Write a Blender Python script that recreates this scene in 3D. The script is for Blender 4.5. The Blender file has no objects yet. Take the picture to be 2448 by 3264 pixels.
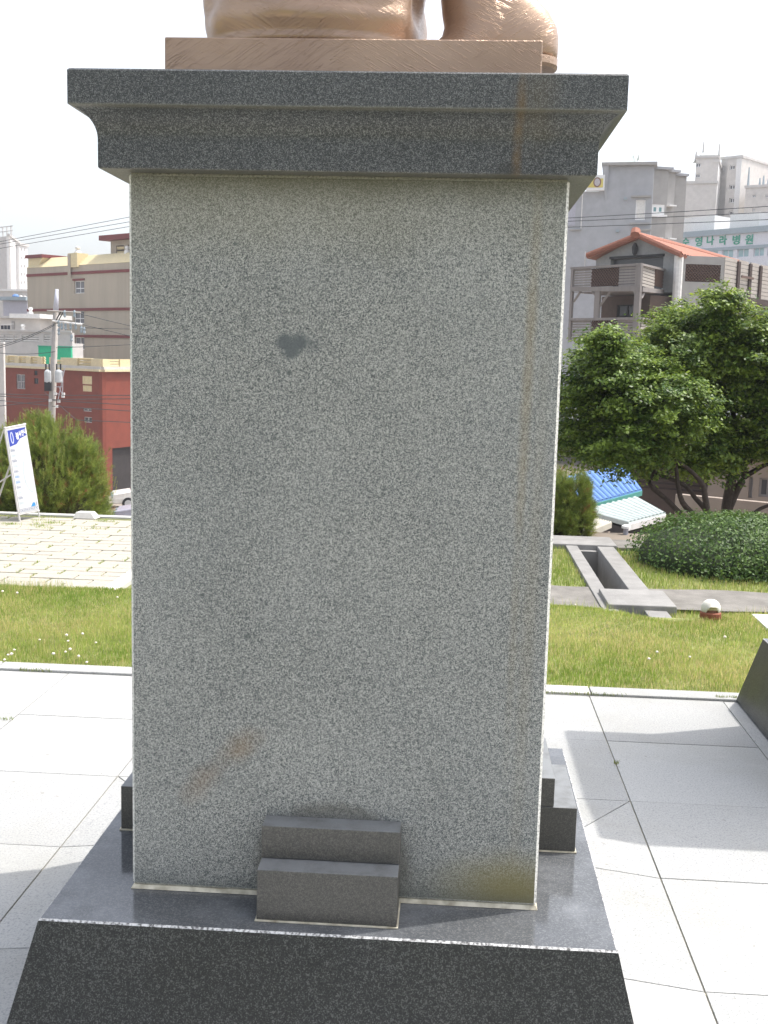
import bpy, math, random
import numpy as np
from mathutils import Vector, Matrix

random.seed(7)
rng = np.random.default_rng(7)
SC = bpy.context.scene
COL = SC.collection

# ------------------------------------------------------------------ camera
CAMP = np.array([0.2481, -2.4848, 1.6])
YAW, PITCH, ROLL = -0.0601, 0.1382, 0.0255
FPX = 3600.93                                   # focal length in photo pixels (2448 x 3264)
def cam_axes():
    fwd = np.array([math.sin(YAW)*math.cos(PITCH), math.cos(YAW)*math.cos(PITCH), -math.sin(PITCH)])
    right = np.array([math.cos(YAW), -math.sin(YAW), 0.0])
    up = np.cross(right, fwd)
    r2 = right*math.cos(ROLL)+up*math.sin(ROLL)
    u2 = -right*math.sin(ROLL)+up*math.cos(ROLL)
    return r2, u2, fwd
RX, UX, FX = cam_axes()
cam_d = bpy.data.cameras.new('camera')
cam = bpy.data.objects.new('camera', cam_d); COL.objects.link(cam)
cam_d.sensor_fit = 'VERTICAL'; cam_d.sensor_height = 36.0; cam_d.lens = 36.0*FPX/3264.0
cam_d.clip_start = 0.05; cam_d.clip_end = 3000
M = Matrix.Identity(4)
for i in range(3):
    M[i][0], M[i][1], M[i][2], M[i][3] = RX[i], UX[i], -FX[i], CAMP[i]
cam.matrix_world = M
SC.camera = cam

# ------------------------------------------------------------------ sky, sun, exposure
SUN = Vector((0.47, 0.185, 1.0)).normalized()    # direction to the sun
world = bpy.data.worlds.new('World'); SC.world = world; world.use_nodes = True
wn = world.node_tree.nodes; wl = world.node_tree.links
bg = wn['Background']
sky = wn.new('ShaderNodeTexSky'); sky.sky_type = 'NISHITA'; sky.sun_disc = False
sky.sun_elevation = math.asin(SUN.z); sky.sun_rotation = math.atan2(SUN.x, SUN.y)
sky.air_density = 1.0; sky.dust_density = 4.0; sky.ozone_density = 1.0
hz = wn.new('ShaderNodeHueSaturation'); hz.inputs['Saturation'].default_value = 0.42; hz.inputs['Value'].default_value = 1.0   # milky summer haze
wl.new(sky.outputs[0], hz.inputs['Color']); wl.new(hz.outputs[0], bg.inputs[0]); bg.inputs[1].default_value = 0.15
sun_d = bpy.data.lights.new('sun', 'SUN'); sun_d.energy = 2.0; sun_d.angle = math.radians(0.6); sun_d.color = (1.0, 0.95, 0.88)
sun = bpy.data.objects.new('sun', sun_d); COL.objects.link(sun)
sun.rotation_euler = (-SUN).to_track_quat('-Z', 'Y').to_euler(); sun.location = (5, 2, 12)
SC.view_settings.view_transform = 'Standard'; SC.view_settings.look = 'None'
SC.view_settings.gamma = 1.0; SC.view_settings.use_curve_mapping = False
SC.view_settings.exposure = 1.2

# ------------------------------------------------------------------ measuring helpers
# the photograph was measured on a 1659 x 2212 copy; these turn a measured point into a place in the world
KS = 2448/1659
def ray(px, py):
    x, y = px*KS, py*KS
    return RX*((x-1224)/FPX) + UX*(-(y-1632)/FPX) + FX
def at(px, py, Y):
    d = ray(px, py); return CAMP + d*((Y-CAMP[1])/d[1])
def gp(px, py, Z=0.0):
    d = ray(px, py); return CAMP + d*((Z-CAMP[2])/d[2])

# ------------------------------------------------------------------ object helpers
ORG = {}
def link(o): COL.objects.link(o); return o
def thing(name, label, cat, loc=(0, 0, 0), group=None, kind=None):
    o = link(bpy.data.objects.new(name, None)); o.location = Vector(loc); o.empty_display_size = 0.1
    if label: o['label'] = label
    if cat: o['category'] = cat
    if group: o['group'] = group
    if kind: o['kind'] = kind
    ORG[o.name] = Vector(loc); return o
def tag(o, label=None, cat=None, group=None, kind=None):
    if label: o['label'] = label
    if cat: o['category'] = cat
    if group: o['group'] = group
    if kind: o['kind'] = kind
    return o
def org(o):
    return ORG.get(o.name, Vector((0, 0, 0)))
class MB:
    """collects world-space polygons, then links them as one mesh object"""
    def __init__(s): s.v = []; s.f = []; s.mi = []; s.m = 0
    def add(s, vs, fs):
        b = len(s.v); s.v += [tuple(map(float, p)) for p in vs]
        s.f += [tuple(i+b for i in f) for f in fs]; s.mi += [s.m]*len(fs); return s
    def quad(s, a, b, c, d): return s.add([a, b, c, d], [(0, 1, 2, 3)])
    def hexa(s, p):   # 8 points: bottom ring then top ring, counter-clockwise seen from above
        return s.add(p, [(3, 2, 1, 0), (4, 5, 6, 7), (0, 1, 5, 4), (1, 2, 6, 5), (2, 3, 7, 6), (3, 0, 4, 7)])
    def box(s, x0, x1, y0, y1, z0, z1, T=None):
        p = [(x0, y0, z0), (x1, y0, z0), (x1, y1, z0), (x0, y1, z0), (x0, y0, z1), (x1, y0, z1), (x1, y1, z1), (x0, y1, z1)]
        if T: p = [T(*q) for q in p]
        return s.hexa(p)
    def loft(s, rings, cap=True, close=True):
        n = len(rings[0]); vs = [p for r in rings for p in r]; fs = []
        for i in range(len(rings)-1):
            for j in range(n if close else n-1):
                k = (j+1) % n; fs.append((i*n+j, i*n+k, (i+1)*n+k, (i+1)*n+j))
        if cap:
            fs.append(tuple(range(n-1, -1, -1))); fs.append(tuple((len(rings)-1)*n+j for j in range(n)))
        return s.add(vs, fs)
    def tube(s, pts, rad, n=6):
        pts = [Vector(p) for p in pts]; rings = []
        if not hasattr(rad, '__len__'): rad = [rad]*len(pts)
        for i, p in enumerate(pts):
            t = (pts[min(i+1, len(pts)-1)]-pts[max(i-1, 0)]).normalized()
            a = t.cross(Vector((0, 0, 1)) if abs(t.z) < .95 else Vector((1, 0, 0))).normalized(); b = a.cross(t)
            rings.append([p+(a*math.cos(q)+b*math.sin(q))*rad[i] for q in [2*math.pi*j/n for j in range(n)]][::-1])
        return s.loft(rings)
    def build(s, name, mats, parent=None, smooth=False, bevel=0, kind=None, label=None, at=None):
        me = bpy.data.meshes.new(name)
        o0 = Vector(at) if at is not None else (org(parent) if parent else Vector((0, 0, 0)))
        me.from_pydata([(x-o0.x, y-o0.y, z-o0.z) for x, y, z in s.v], [], s.f)
        if not isinstance(mats, (list, tuple)): mats = [mats]
        for m in mats: me.materials.append(m)
        if len(mats) > 1: me.polygons.foreach_set('material_index', s.mi)
        if smooth: me.polygons.foreach_set('use_smooth', [True]*len(me.polygons))
        o = link(bpy.data.objects.new(name, me))
        if parent:
            o.parent = parent; ORG[o.name] = org(parent)
            if at is not None: o.location = Vector(at)-org(parent); ORG[o.name] = Vector(at)
        elif at is not None: o.location = at; ORG[o.name] = Vector(at)
        if bevel:
            b = o.modifiers.new('bevel', 'BEVEL'); b.width = bevel; b.segments = 2; b.limit_method = 'ANGLE'; b.angle_limit = math.radians(35)
        if kind: o['kind'] = kind
        if label: o['label'] = label
        return o
def struct(mb, name, mats, **k):
    return mb.build(name, mats, kind='structure', **k)
def arrays(name, V, F, mats, parent=None, colors=None, kind=None, smooth=False, fmi=None):
    """mesh from numpy arrays (V n x 3 world, F m x 3 or m x 4)"""
    o0 = org(parent) if parent else Vector((0, 0, 0))
    me = bpy.data.meshes.new(name); n, m, k = len(V), len(F), F.shape[1]
    me.vertices.add(n); me.vertices.foreach_set('co', (V-np.array(o0)).astype(np.float32).ravel())
    me.loops.add(m*k); me.loops.foreach_set('vertex_index', F.astype(np.int32).ravel())
    me.polygons.add(m); me.polygons.foreach_set('loop_start', np.arange(0, m*k, k, dtype=np.int32))
    if smooth: me.polygons.foreach_set('use_smooth', np.ones(m, dtype=bool))
    if colors is not None:
        a = me.color_attributes.new('tint', 'FLOAT_COLOR', 'POINT')
        c = np.ones((n, 4), np.float32); c[:, :3] = colors; a.data.foreach_set('color', c.ravel())
    if not isinstance(mats, (list, tuple)): mats = [mats]
    for q in mats: me.materials.append(q)
    if fmi is not None: me.polygons.foreach_set('material_index', fmi)
    me.update(); me.validate()
    o = link(bpy.data.objects.new(name, me))
    if parent: o.parent = parent; ORG[o.name] = o0
    if kind: o['kind'] = kind
    return o
def copy_tree(o, parent=None):
    c = link(o.copy()); c.parent = parent
    for ch in list(o.children): copy_tree(ch, c)
    return c

# ------------------------------------------------------------------ materials
class NT:
    def __init__(s, name):
        s.m = bpy.data.materials.new(name); s.m.use_nodes = True
        s.n = s.m.node_tree.nodes; s.l = s.m.node_tree.links; s.b = s.n['Principled BSDF']
        s.tc = s.n.new('ShaderNodeTexCoord')
    def new(s, t, **k):
        q = s.n.new(t)
        for a, v in k.items(): setattr(q, a, v)
        return q
    def put(s, sock, v):
        if isinstance(v, bpy.types.NodeSocket): s.l.new(v, sock)
        else: sock.default_value = v
    def noise(s, scale, detail=3, rough=.5, vec=None, dist=0, out='Fac'):
        q = s.new('ShaderNodeTexNoise'); q.inputs['Scale'].default_value = scale; q.inputs['Detail'].default_value = detail
        q.inputs['Roughness'].default_value = rough; q.inputs['Distortion'].default_value = dist
        s.l.new(vec if vec is not None else s.tc.outputs['Object'], q.inputs['Vector']); return q.outputs[out]
    def voro(s, scale, vec=None, feature='F1', out='Color'):
        q = s.new('ShaderNodeTexVoronoi', feature=feature); q.inputs['Scale'].default_value = scale
        s.l.new(vec if vec is not None else s.tc.outputs['Object'], q.inputs['Vector']); return q.outputs[out]
    def ramp(s, fac, stops, interp='LINEAR'):
        q = s.new('ShaderNodeValToRGB'); e = q.color_ramp.elements; q.color_ramp.interpolation = interp
        while len(e) > 1: e.remove(e[-1])
        for i, (p, c) in enumerate(stops):
            if not hasattr(c, '__len__'): c = (c, c, c)
            el = e[0] if i == 0 else e.new(p)
            el.position = p; el.color = (*c[:3], 1)
        s.l.new(fac, q.inputs[0]); return q.outputs[0]
    def mix(s, fac, a, b, mode='MIX'):
        q = s.new('ShaderNodeMix', data_type='RGBA', blend_type=mode)
        s.put(q.inputs[0], fac)
        for k, v in ((6, a), (7, b)):
            if not isinstance(v, bpy.types.NodeSocket) and len(v) == 3: v = (*v, 1)
            s.put(q.inputs[k], v)
        return q.outputs[2]
    def math(s, op, a, b=0.0, clamp=False):
        q = s.new('ShaderNodeMath', operation=op, use_clamp=clamp); s.put(q.inputs[0], a); s.put(q.inputs[1], b); return q.outputs[0]
    def maprange(s, v, a, b, c=0., d=1., smooth=True):
        q = s.new('ShaderNodeMapRange', interpolation_type='SMOOTHSTEP' if smooth else 'LINEAR')
        s.put(q.inputs[0], v)
        for i, x in enumerate((a, b, c, d)): q.inputs[i+1].default_value = x
        return q.outputs[0]
    def mapped(s, loc=(0, 0, 0), rot=(0, 0, 0), scale=(1, 1, 1), vec=None, typ='TEXTURE'):
        q = s.new('ShaderNodeMapping', vector_type=typ)
        q.inputs['Location'].default_value = loc; q.inputs['Rotation'].default_value = rot; q.inputs['Scale'].default_value = scale
        s.l.new(vec if vec is not None else s.tc.outputs['Object'], q.inputs[0]); return q.outputs[0]
    def spot(s, loc, scale, rot=0.0, soft=.5, wob=0.0, wscale=30.):
        """soft-edged ellipse on a face that looks along y; 0 outside .. 1 inside"""
        v = s.mapped((loc[0], 0, loc[1]), (0, rot, 0), (scale[0], 50., scale[1]))
        q = s.new('ShaderNodeVectorMath', operation='LENGTH'); s.l.new(v, q.inputs[0]); d = q.outputs['Value']
        if wob: d = s.math('ADD', d, s.math('MULTIPLY', s.math('SUBTRACT', s.noise(wscale, 3), .5), wob))
        return s.maprange(d, 1.0+soft, 1.0-soft)
    def bump(s, h, strength=.3, dist=.01):
        q = s.new('ShaderNodeBump'); q.inputs['Strength'].default_value = strength; q.inputs['Distance'].default_value = dist
        s.l.new(h, q.inputs['Height']); s.l.new(q.outputs[0], s.b.inputs['Normal'])
    def done(s, color=None, rough=None, metal=None, spec=None):
        if color is not None:
            if not isinstance(color, bpy.types.NodeSocket) and len(color) == 3: color = (*color, 1)
            s.put(s.b.inputs['Base Color'], color)
        if rough is not None: s.put(s.b.inputs['Roughness'], rough)
        if metal is not None: s.put(s.b.inputs['Metallic'], metal)
        if spec is not None: s.put(s.b.inputs['Specular IOR Level'], spec)
        return s.m

def granite_color(t, dark, mid, light, grain=330., lift=0.0):
    n1 = t.noise(grain, 2, .6); n2 = t.noise(grain*.42, 2, .6); n3 = t.noise(3.0, 3)
    f = t.math('ADD', t.math('MULTIPLY', n1, .68), t.math('MULTIPLY', n2, .32))
    f = t.math('ADD', f, t.math('MULTIPLY', t.math('SUBTRACT', n3, .5), .07))
    f = t.math('ADD', f, lift)
    return t.ramp(f, [(.36, dark), (.45, [a*.5+b*.5 for a, b in zip(dark, mid)]), (.51, mid), (.60, light)])

def mat_shaft():
    t = NT('light_grey_granite')
    c = granite_color(t, (.036, .045, .051), (.225, .234, .223), (.41, .410, .385), 430.)
    wash = t.maprange(t.noise(1.6, 4), .35, .7)
    c = t.mix(t.math('MULTIPLY', wash, .16), c, (.30, .32, .33))
    # yellow run-off down the right side, dirt under the cornice, rust blots, a dark greasy print
    st = t.math('MULTIPLY', t.spot((.405, 1.62), (.010, .60), .014, .95, 1.1, 16), t.maprange(t.noise(5, 3), .3, .65, .35, 1.0))
    c = t.mix(t.math('MULTIPLY', st, .32), c, (.26, .19, .075), 'MIX')
    c = t.mix(t.math('MULTIPLY', t.spot((.43, 1.05), (.014, .5), .02, .95, 1.0, 12), .14), c, (.26, .20, .09))
    c = t.mix(t.math('MULTIPLY', t.spot((.43, .36), (.135, .085), 0, .8, .6, 10), .80), c, (.19, .155, .035))
    c = t.mix(t.math('MULTIPLY', t.spot((.34, .34), (.30, .075), 0, .8, .7, 9), .30), c, (.15, .15, .10))
    c = t.mix(t.math('MULTIPLY', t.spot((-.222, .690), (.046, .024), -.6, .98, 1.9, 16), .46), c, (.20, .125, .055))
    c = t.mix(t.math('MULTIPLY', t.spot((-.305, .612), (.050, .022), -.8, .98, 1.9, 16), .34), c, (.19, .115, .055))
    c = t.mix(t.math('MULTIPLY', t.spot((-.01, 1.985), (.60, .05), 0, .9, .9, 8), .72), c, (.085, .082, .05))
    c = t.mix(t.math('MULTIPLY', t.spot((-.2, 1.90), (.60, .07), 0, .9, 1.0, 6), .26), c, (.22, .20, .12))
    # wet rim round the steps and grime along the foot
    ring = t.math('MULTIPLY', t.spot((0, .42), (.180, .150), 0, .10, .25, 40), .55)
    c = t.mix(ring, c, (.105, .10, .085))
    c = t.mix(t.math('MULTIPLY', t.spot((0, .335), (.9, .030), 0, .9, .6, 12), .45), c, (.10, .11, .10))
    # heart-shaped dark print
    g = t.math('MAXIMUM', t.spot((-.127, 1.621), (.021, .018), .3, .45, .5, 70), t.spot((-.098, 1.622), (.022, .017), -.2, .5, .5, 70))
    g = t.math('MAXIMUM', g, t.spot((-.114, 1.609), (.020, .023), .1, .45, .5, 70))
    g = t.math('MAXIMUM', g, t.math('MULTIPLY', t.spot((-.075, 1.618), (.022, .017), 0, .8, .6, 50), .5))
    c = t.mix(t.math('MULTIPLY', g, .9), c, (.085, .098, .105))
    for x, z, r, k in ((-.118, 1.556, .005, .9), (-.206, .957, .007, .7), (-.31, 1.05, .004, .8), (-.24, 1.83, .004, .8), (.17, 1.5, .003, .8)):
        c = t.mix(t.math('MULTIPLY', t.spot((x, z), (r, r), 0, .6, .6, 120), abs(k)), c, (.07, .085, .085) if k > 0 else (.55, .54, .50))
    t.bump(t.noise(420, 2), .12, .002)
    return t.done(c, .55, spec=.35)
def mat_cornice():
    t = NT('dark_grey_granite')
    c = granite_color(t, (.020, .022, .024), (.058, .062, .065), (.170, .175, .176), 420.)
    a = t.math('MULTIPLY', t.spot((.36, 2.06), (.008, .14), .03, .95, 1.2, 30), t.maprange(t.noise(14, 3), .35, .6, .3, 1.0))
    c = t.mix(t.math('MULTIPLY', a, .5), c, (.15, .085, .02))
    c = t.mix(t.math('MULTIPLY', t.spot((.395, 2.11), (.03, .06), 0, .98, 1.2, 20), .2), c, (.16, .12, .05))
    c = t.mix(t.math('MULTIPLY', t.spot((.34, 1.985), (.02, .016), 0, .6, .6, 40), .6), c, (.03, .03, .03))
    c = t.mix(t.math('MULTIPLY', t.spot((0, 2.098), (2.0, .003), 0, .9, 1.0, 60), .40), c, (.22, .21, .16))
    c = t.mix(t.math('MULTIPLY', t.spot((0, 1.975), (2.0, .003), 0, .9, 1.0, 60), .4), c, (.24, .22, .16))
    t.bump(t.noise(300, 2), .1, .002)
    return t.done(c, .42, spec=.4)
def mat_base():
    t = NT('polished_black_granite')
    c = granite_color(t, (.003, .0045, .0048), (.017, .019, .019), (.080, .083, .079), 300., -.006)
    dust = t.maprange(t.noise(5.0, 5, .6), .42, .72)
    nz = t.new('ShaderNodeNewGeometry'); sp = t.new('ShaderNodeSeparateXYZ'); t.l.new(nz.outputs['Normal'], sp.inputs[0])
    top = t.maprange(sp.outputs['Z'], .8, .95)
    c = t.mix(t.math('MULTIPLY', t.math('ADD', t.math('MULTIPLY', dust, .24), .24), top), c, (.30, .315, .345))
    r = t.math('ADD', t.math('MULTIPLY', dust, .10), t.maprange(sp.outputs['Z'], .8, .95, .34, .10))
    return t.done(c, r, spec=.5)
def mat_edge():
    t = NT('chipped_granite_edge')
    c = t.ramp(t.noise(160, 2), [(.35, .10), (.5, .40), (.6, .6)])
    return t.done(c, .7)
def mat_step():
    t = NT('honed_grey_granite')
    c = granite_color(t, (.045, .045, .044), (.075, .072, .065), (.115, .11, .10), 420.)
    c = t.mix(t.math('MULTIPLY', t.maprange(t.noise(14, 4), .4, .75), .3), c, (.06, .06, .055))
    nz = t.new('ShaderNodeNewGeometry'); sp = t.new('ShaderNodeSeparateXYZ'); t.l.new(nz.outputs['Normal'], sp.inputs[0])
    c = t.mix(t.math('MULTIPLY', t.maprange(sp.outputs['Z'], .8, .95), t.maprange(t.noise(22, 4), .25, .6, .30, .65)), c, (.25, .265, .28))   # skylight painted in: paler blue-grey on up-facing tops
    return t.done(c, .34, spec=.5)
def mat_sealant():
    t = NT('pale_joint_sealant')
    return t.done(t.ramp(t.noise(30, 3), [(.3, (.30, .27, .20)), (.6, (.62, .58, .47))]), .8)
def mat_paving():
    t = NT('white_granite_paving')
    info = t.new('ShaderNodeObjectInfo')
    w = t.new('ShaderNodeNewGeometry')
    n1 = t.noise(150, 3, .7, w.outputs['Position']); n2 = t.noise(2.2, 5, .6, w.outputs['Position']); n3 = t.noise(11, 4, .6, w.outputs['Position'])
    c = t.ramp(n1, [(.30, (.20, .215, .225)), (.42, (.322, .330, .330)), (.55, (.395, .398, .393))])
    c = t.mix(t.math('MULTIPLY', t.maprange(n2, .42, .72), .38), c, (.29, .285, .255))
    c = t.mix(t.math('MULTIPLY', t.maprange(n3, .58, .74), .30), c, (.46, .455, .44))
    n4 = t.noise(34, 2, .5, w.outputs['Position'])
    c = t.mix(t.math('MULTIPLY', t.maprange(n4, .70, .76), .55), c, (.20, .19, .165))
    v = t.new('ShaderNodeHueSaturation'); t.put(v.inputs['Color'], c)
    t.l.new(t.math('ADD', t.math('MULTIPLY', info.outputs['Random'], .16), .92), v.inputs['Value'])
    t.bump(n1, .25, .003)
    return t.done(v.outputs[0], .7, spec=.3)
def mat_simple(name, col, var=.12, scale=8., rough=.8, metal=0., spec=.3, bump=0., streak=False, bscale=None):
    t = NT(name)
    n = t.noise(scale, 5, .6)
    if streak: n = t.noise(1.0, 5, .6, t.mapped((0, 0, 0), (0, 0, 0), (1/scale, 1/scale, 3/scale*4)))
    lo = [max(0, x*(1-var)) for x in col]; hi = [min(1, x*(1+var)) for x in col]
    c = t.ramp(n, [(.3, lo), (.7, hi)])
    if bump: t.bump(t.noise(bscale or scale*12, 3), bump, .02)
    return t.done(c, rough, metal, spec)
def mat_leaf(name, trans=.35, rough=.45, k=1.0):
    t = NT(name)
    a = t.new('ShaderNodeVertexColor', layer_name='tint')
    t.l.new(a.outputs[0], t.b.inputs['Base Color']); t.b.inputs['Roughness'].default_value = rough
    t.b.inputs['Specular IOR Level'].default_value = .35
    tr = t.new('ShaderNodeBsdfTranslucent')
    hs = t.new('ShaderNodeHueSaturation'); t.l.new(a.outputs[0], hs.inputs['Color']); hs.inputs['Value'].default_value = 1.5; hs.inputs['Hue'].default_value = .485
    t.l.new(hs.outputs[0], tr.inputs[0])
    mx = t.new('ShaderNodeMixShader'); mx.inputs[0].default_value = trans
    t.l.new(t.b.outputs[0], mx.inputs[1]); t.l.new(tr.outputs[0], mx.inputs[2])
    out = [n for n in t.n if n.type == 'OUTPUT_MATERIAL'][0]; t.l.new(mx.outputs[0], out.inputs[0])
    return t.m
def mat_bronze():
    t = NT('gold_brown_bronze')
    # tooling strokes: curved scratches in several directions
    w1 = t.noise(1.0, 3, .6, t.mapped((0, 0, 0), (0, .5, .2), (.11, .03, .006)), 2.2)
    w2 = t.noise(1.0, 3, .6, t.mapped((0, 0, 0), (0, -.6, 0), (.12, .04, .007)), 2.4)
    sel = t.maprange(t.noise(6, 2), .45, .55)
    h = t.math('ADD', t.math('MULTIPLY', t.maprange(w1, .52, .68), sel), t.math('MULTIPLY', t.maprange(w2, .54, .68), t.math('SUBTRACT', 1.0, sel)))
    c = t.ramp(t.noise(5, 4), [(.3, (.32, .218, .160)), (.7, (.43, .305, .225))])
    t.bump(h, .42, .004)
    return t.done(c, t.maprange(t.noise(9, 3), .3, .7, .28, .42), .5, .5)
def mat_glass(name, col, rough=.12):
    t = NT(name)
    return t.done(t.ramp(t.noise(.6, 2), [(.3, [x*.7 for x in col]), (.7, col)]), rough, 0., .6)
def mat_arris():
    t = NT('arris_painted_highlight')  # pale edge colour paints a sunlit highlight along the shaft corners
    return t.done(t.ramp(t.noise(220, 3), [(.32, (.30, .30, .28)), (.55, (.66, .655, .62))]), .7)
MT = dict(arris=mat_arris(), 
    shaft=mat_shaft(), cornice=mat_cornice(), base=mat_base(), edge=mat_edge(), step=mat_step(), seal=mat_sealant(), paving=mat_paving(),
    bed=mat_simple('joint_mortar', (.36, .33, .25), .4, 14), bronze=mat_bronze(),
    soil=mat_simple('dry_soil', (.12, .10, .055), .35, 9, bump=.3),
    turf=mat_simple('turf_ground', (.18, .195, .07), .35, 6, bump=.4),
    concrete=mat_simple('weathered_concrete', (.235, .23, .222), .18, 5, bump=.15),
    asphalt=mat_simple('grey_path', (.175, .165, .15), .25, 6, bump=.2),
    alley=mat_simple('beige_concrete_ground', (.22, .185, .15), .25, .6),
    paver=mat_simple('cream_paver', (.36, .335, .285), .16, 30, bump=.15),
    whitestone=mat_simple('white_kerb_stone', (.50, .49, .47), .08, 20),
    leaf=mat_leaf('maple_leaf'), needle=mat_leaf('pine_needle', .2, .5), hedgeleaf=mat_leaf('hedge_leaf', .25, .5), grass=mat_leaf('grass_blade', .5, .5),
    bark=mat_simple('dark_bark', (.055, .042, .035), .3, 30, bump=.5),
    clover=mat_simple('clover_bloom', (.72, .66, .58), .15, 200), stem=mat_simple('clover_stem', (.10, .18, .04), .2, 50),
    white=mat_simple('white_paint', (.78, .78, .78), .04, 3), steel=mat_simple('painted_steel', (.55, .53, .52), .08, 12, .4, .3, .5),
    teal=mat_glass('teal_glass', (.16, .36, .38)), dark=mat_glass('dark_glass', (.05, .055, .065)), paleglass=mat_glass('pale_blue_glass', (.33, .52, .56)),
    greyglass=mat_glass('grey_glass', (.16, .165, .18)),
    void=mat_simple('dark_interior', (.035, .03, .03), .2, 2),
)
for i, (k, c) in enumerate({
    'red': (.20, .046, .028), 'redtrim': (.17, .035, .035), 'cream': (.66, .56, .34), 'creamshade': (.62, .53, .34), 'beige': (.40, .35, .28),
    'sunlittower': (.70, .69, .68), 'palegrey': (.52, .50, .48), 'lilac': (.40, .40, .46), 'midgrey': (.36, .37, .395), 'warmgrey': (.34, .33, .32),
    'apt': (.56, .53, .50), 'hospital': (.62, .63, .68), 'hospcap': (.30, .36, .40), 'offwhite': (.72, .71, .69), 'green': (.015, .36, .19),
    'brownwall': (.095, .065, .052), 'tan': (.27, .22, .18), 'darkwood': (.05, .032, .028), 'brownpanel': (.12, .075, .06), 'greywood': (.235, .215, .205),
    'fence_sunlit_wood': (.36, .33, .30), 'orange': (.33, .14, .095), 'gablewall': (.26, .27, .27), 'bluesheet': (.105, .21, .44), 'palesheet': (.42, .47, .455), 'tealtrim': (.10, .33, .29),
    'creamsheet': (.42, .40, .34), 'polegrey': (.36, .335, .31), 'polewhite': (.52, .53, .60), 'xformer': (.50, .52, .53), 'black': (.03, .032, .035),
    'wire': (.06, .07, .075), 'signgreen': (.03, .30, .20), 'navy': (.03, .05, .27), 'inkblue': (.03, .19, .42), 'boardface': (.46, .46, .47), 'inkgrey': (.10, .13, .20), 'inkpale': (.30, .38, .42),
    'inklilac': (.42, .45, .78), 'brownbase': (.24, .085, .05), 'lampwhite': (.66, .64, .58), 'carwhite': (.72, .70, .66), 'cargrey': (.34, .34, .40), 'cardark': (.03, .035, .05),
    'tyre': (.02, .02, .02), 'rim': (.5, .5, .5), 'signyellow': (.62, .52, .12), 'signbrown': (.20, .10, .07), 'fleshgrey': (.45, .42, .44)}.items()):
    MT[k] = mat_simple(k + '_surface', c, .10, 1.2 if k in ('red', 'beige', 'palegrey', 'midgrey', 'warmgrey', 'apt', 'tan', 'alley') else 6, .75, streak=k in ('beige', 'greywood'))
for k in ('carwhite', 'cargrey', 'cardark'): MT[k].node_tree.nodes['Principled BSDF'].inputs['Roughness'].default_value = .2

# ------------------------------------------------------------------ ground
def tz(y):
    pts = [(-60, -.08), (4.95, -.08), (5.35, -.33), (10.3, -.33), (11.5, -.8), (14, -2.2), (20, -4.4), (26, -5.2), (38, -5.7), (48, -6.3), (58, -7.0), (70, -8.4), (85, -10.1), (100, -10.2), (140, -9), (300, -7), (900, 0), (1600, 0)]
    for (a, za), (b, zb) in zip(pts, pts[1:]):
        if a <= y <= b: return za+(zb-za)*(y-a)/(b-a)
    return pts[0][1] if y < pts[0][0] else pts[-1][1]
CH0, CH1 = 1.55, 1.75                     # inside faces of the drain channel
xs = [-900, -300, -120, -60, -30, -14, -7, -3, 0, CH0, CH1, 3, 6, 10, 20, 40, 80, 160, 400, 900]
ys = [-60, -20, -6, 0, 4.95, 5.15, 5.35, 5.6, 9.06, 10.3, 10.9, 11.5, 12.7, 14, 17, 20, 23, 26, 32, 38, 48, 58, 70, 85, 100, 140, 300, 600, 900, 1600]
g = MB()
for i in range(len(xs)-1):
    for j in range(len(ys)-1):
        if xs[i] == CH0 and 5.5 < ys[j] < 9.0: continue
        g.m = 0 if ys[j] < 9 else 1
        g.quad((xs[i], ys[j], tz(ys[j])), (xs[i+1], ys[j], tz(ys[j])), (xs[i+1], ys[j+1], tz(ys[j+1])), (xs[i], ys[j+1], tz(ys[j+1])))
struct(g, 'ground', [MT['turf'], MT['alley']])

# plaza of white granite slabs round the pedestals
plaza = thing('plaza', None, None, (0, 0, 0), kind='structure')
b = MB(); b.box(-9, 9, -7, 2.835, -.075, -.006); struct(b, 'mortar_bed', MT['bed'], parent=plaza)
XJ = [-0.975-.64*k for k in range(7, 0, -1)]+[-.975, -.337, .302, .94, 1.575]+[1.575+.635*k for k in range(1, 8)]
YJ = [-.36-.63*k for k in range(4, 0, -1)]+[-.36, .27, .91, 1.53, 2.19, 2.835]
SK = (-.975, .94, -.58, 1.53)              # the apron round our pedestal
PED = [(0, .475), (2.36, 2.12)]
for i in range(len(XJ)-1):
    for j in range(len(YJ)-1):
        x0, x1, y0, y1 = XJ[i], XJ[i+1], YJ[j], YJ[j+1]
        cx, cy = (x0+x1)/2, (y0+y1)/2
        if SK[0] < cx < SK[1] and -.4 < cy < SK[3]: continue
        if cy < -2.2 or cx < -4.2 or cx > 5: continue
        q = MB(); e = .0021; dz = random.uniform(-.0012, .0012)
        q.box(x0+e, x1-e, y0+e, y1-e, -.05, dz)
        q.build('paving_slab', MT['paving'], plaza, bevel=.0014, at=(cx, cy, 0))
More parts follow.
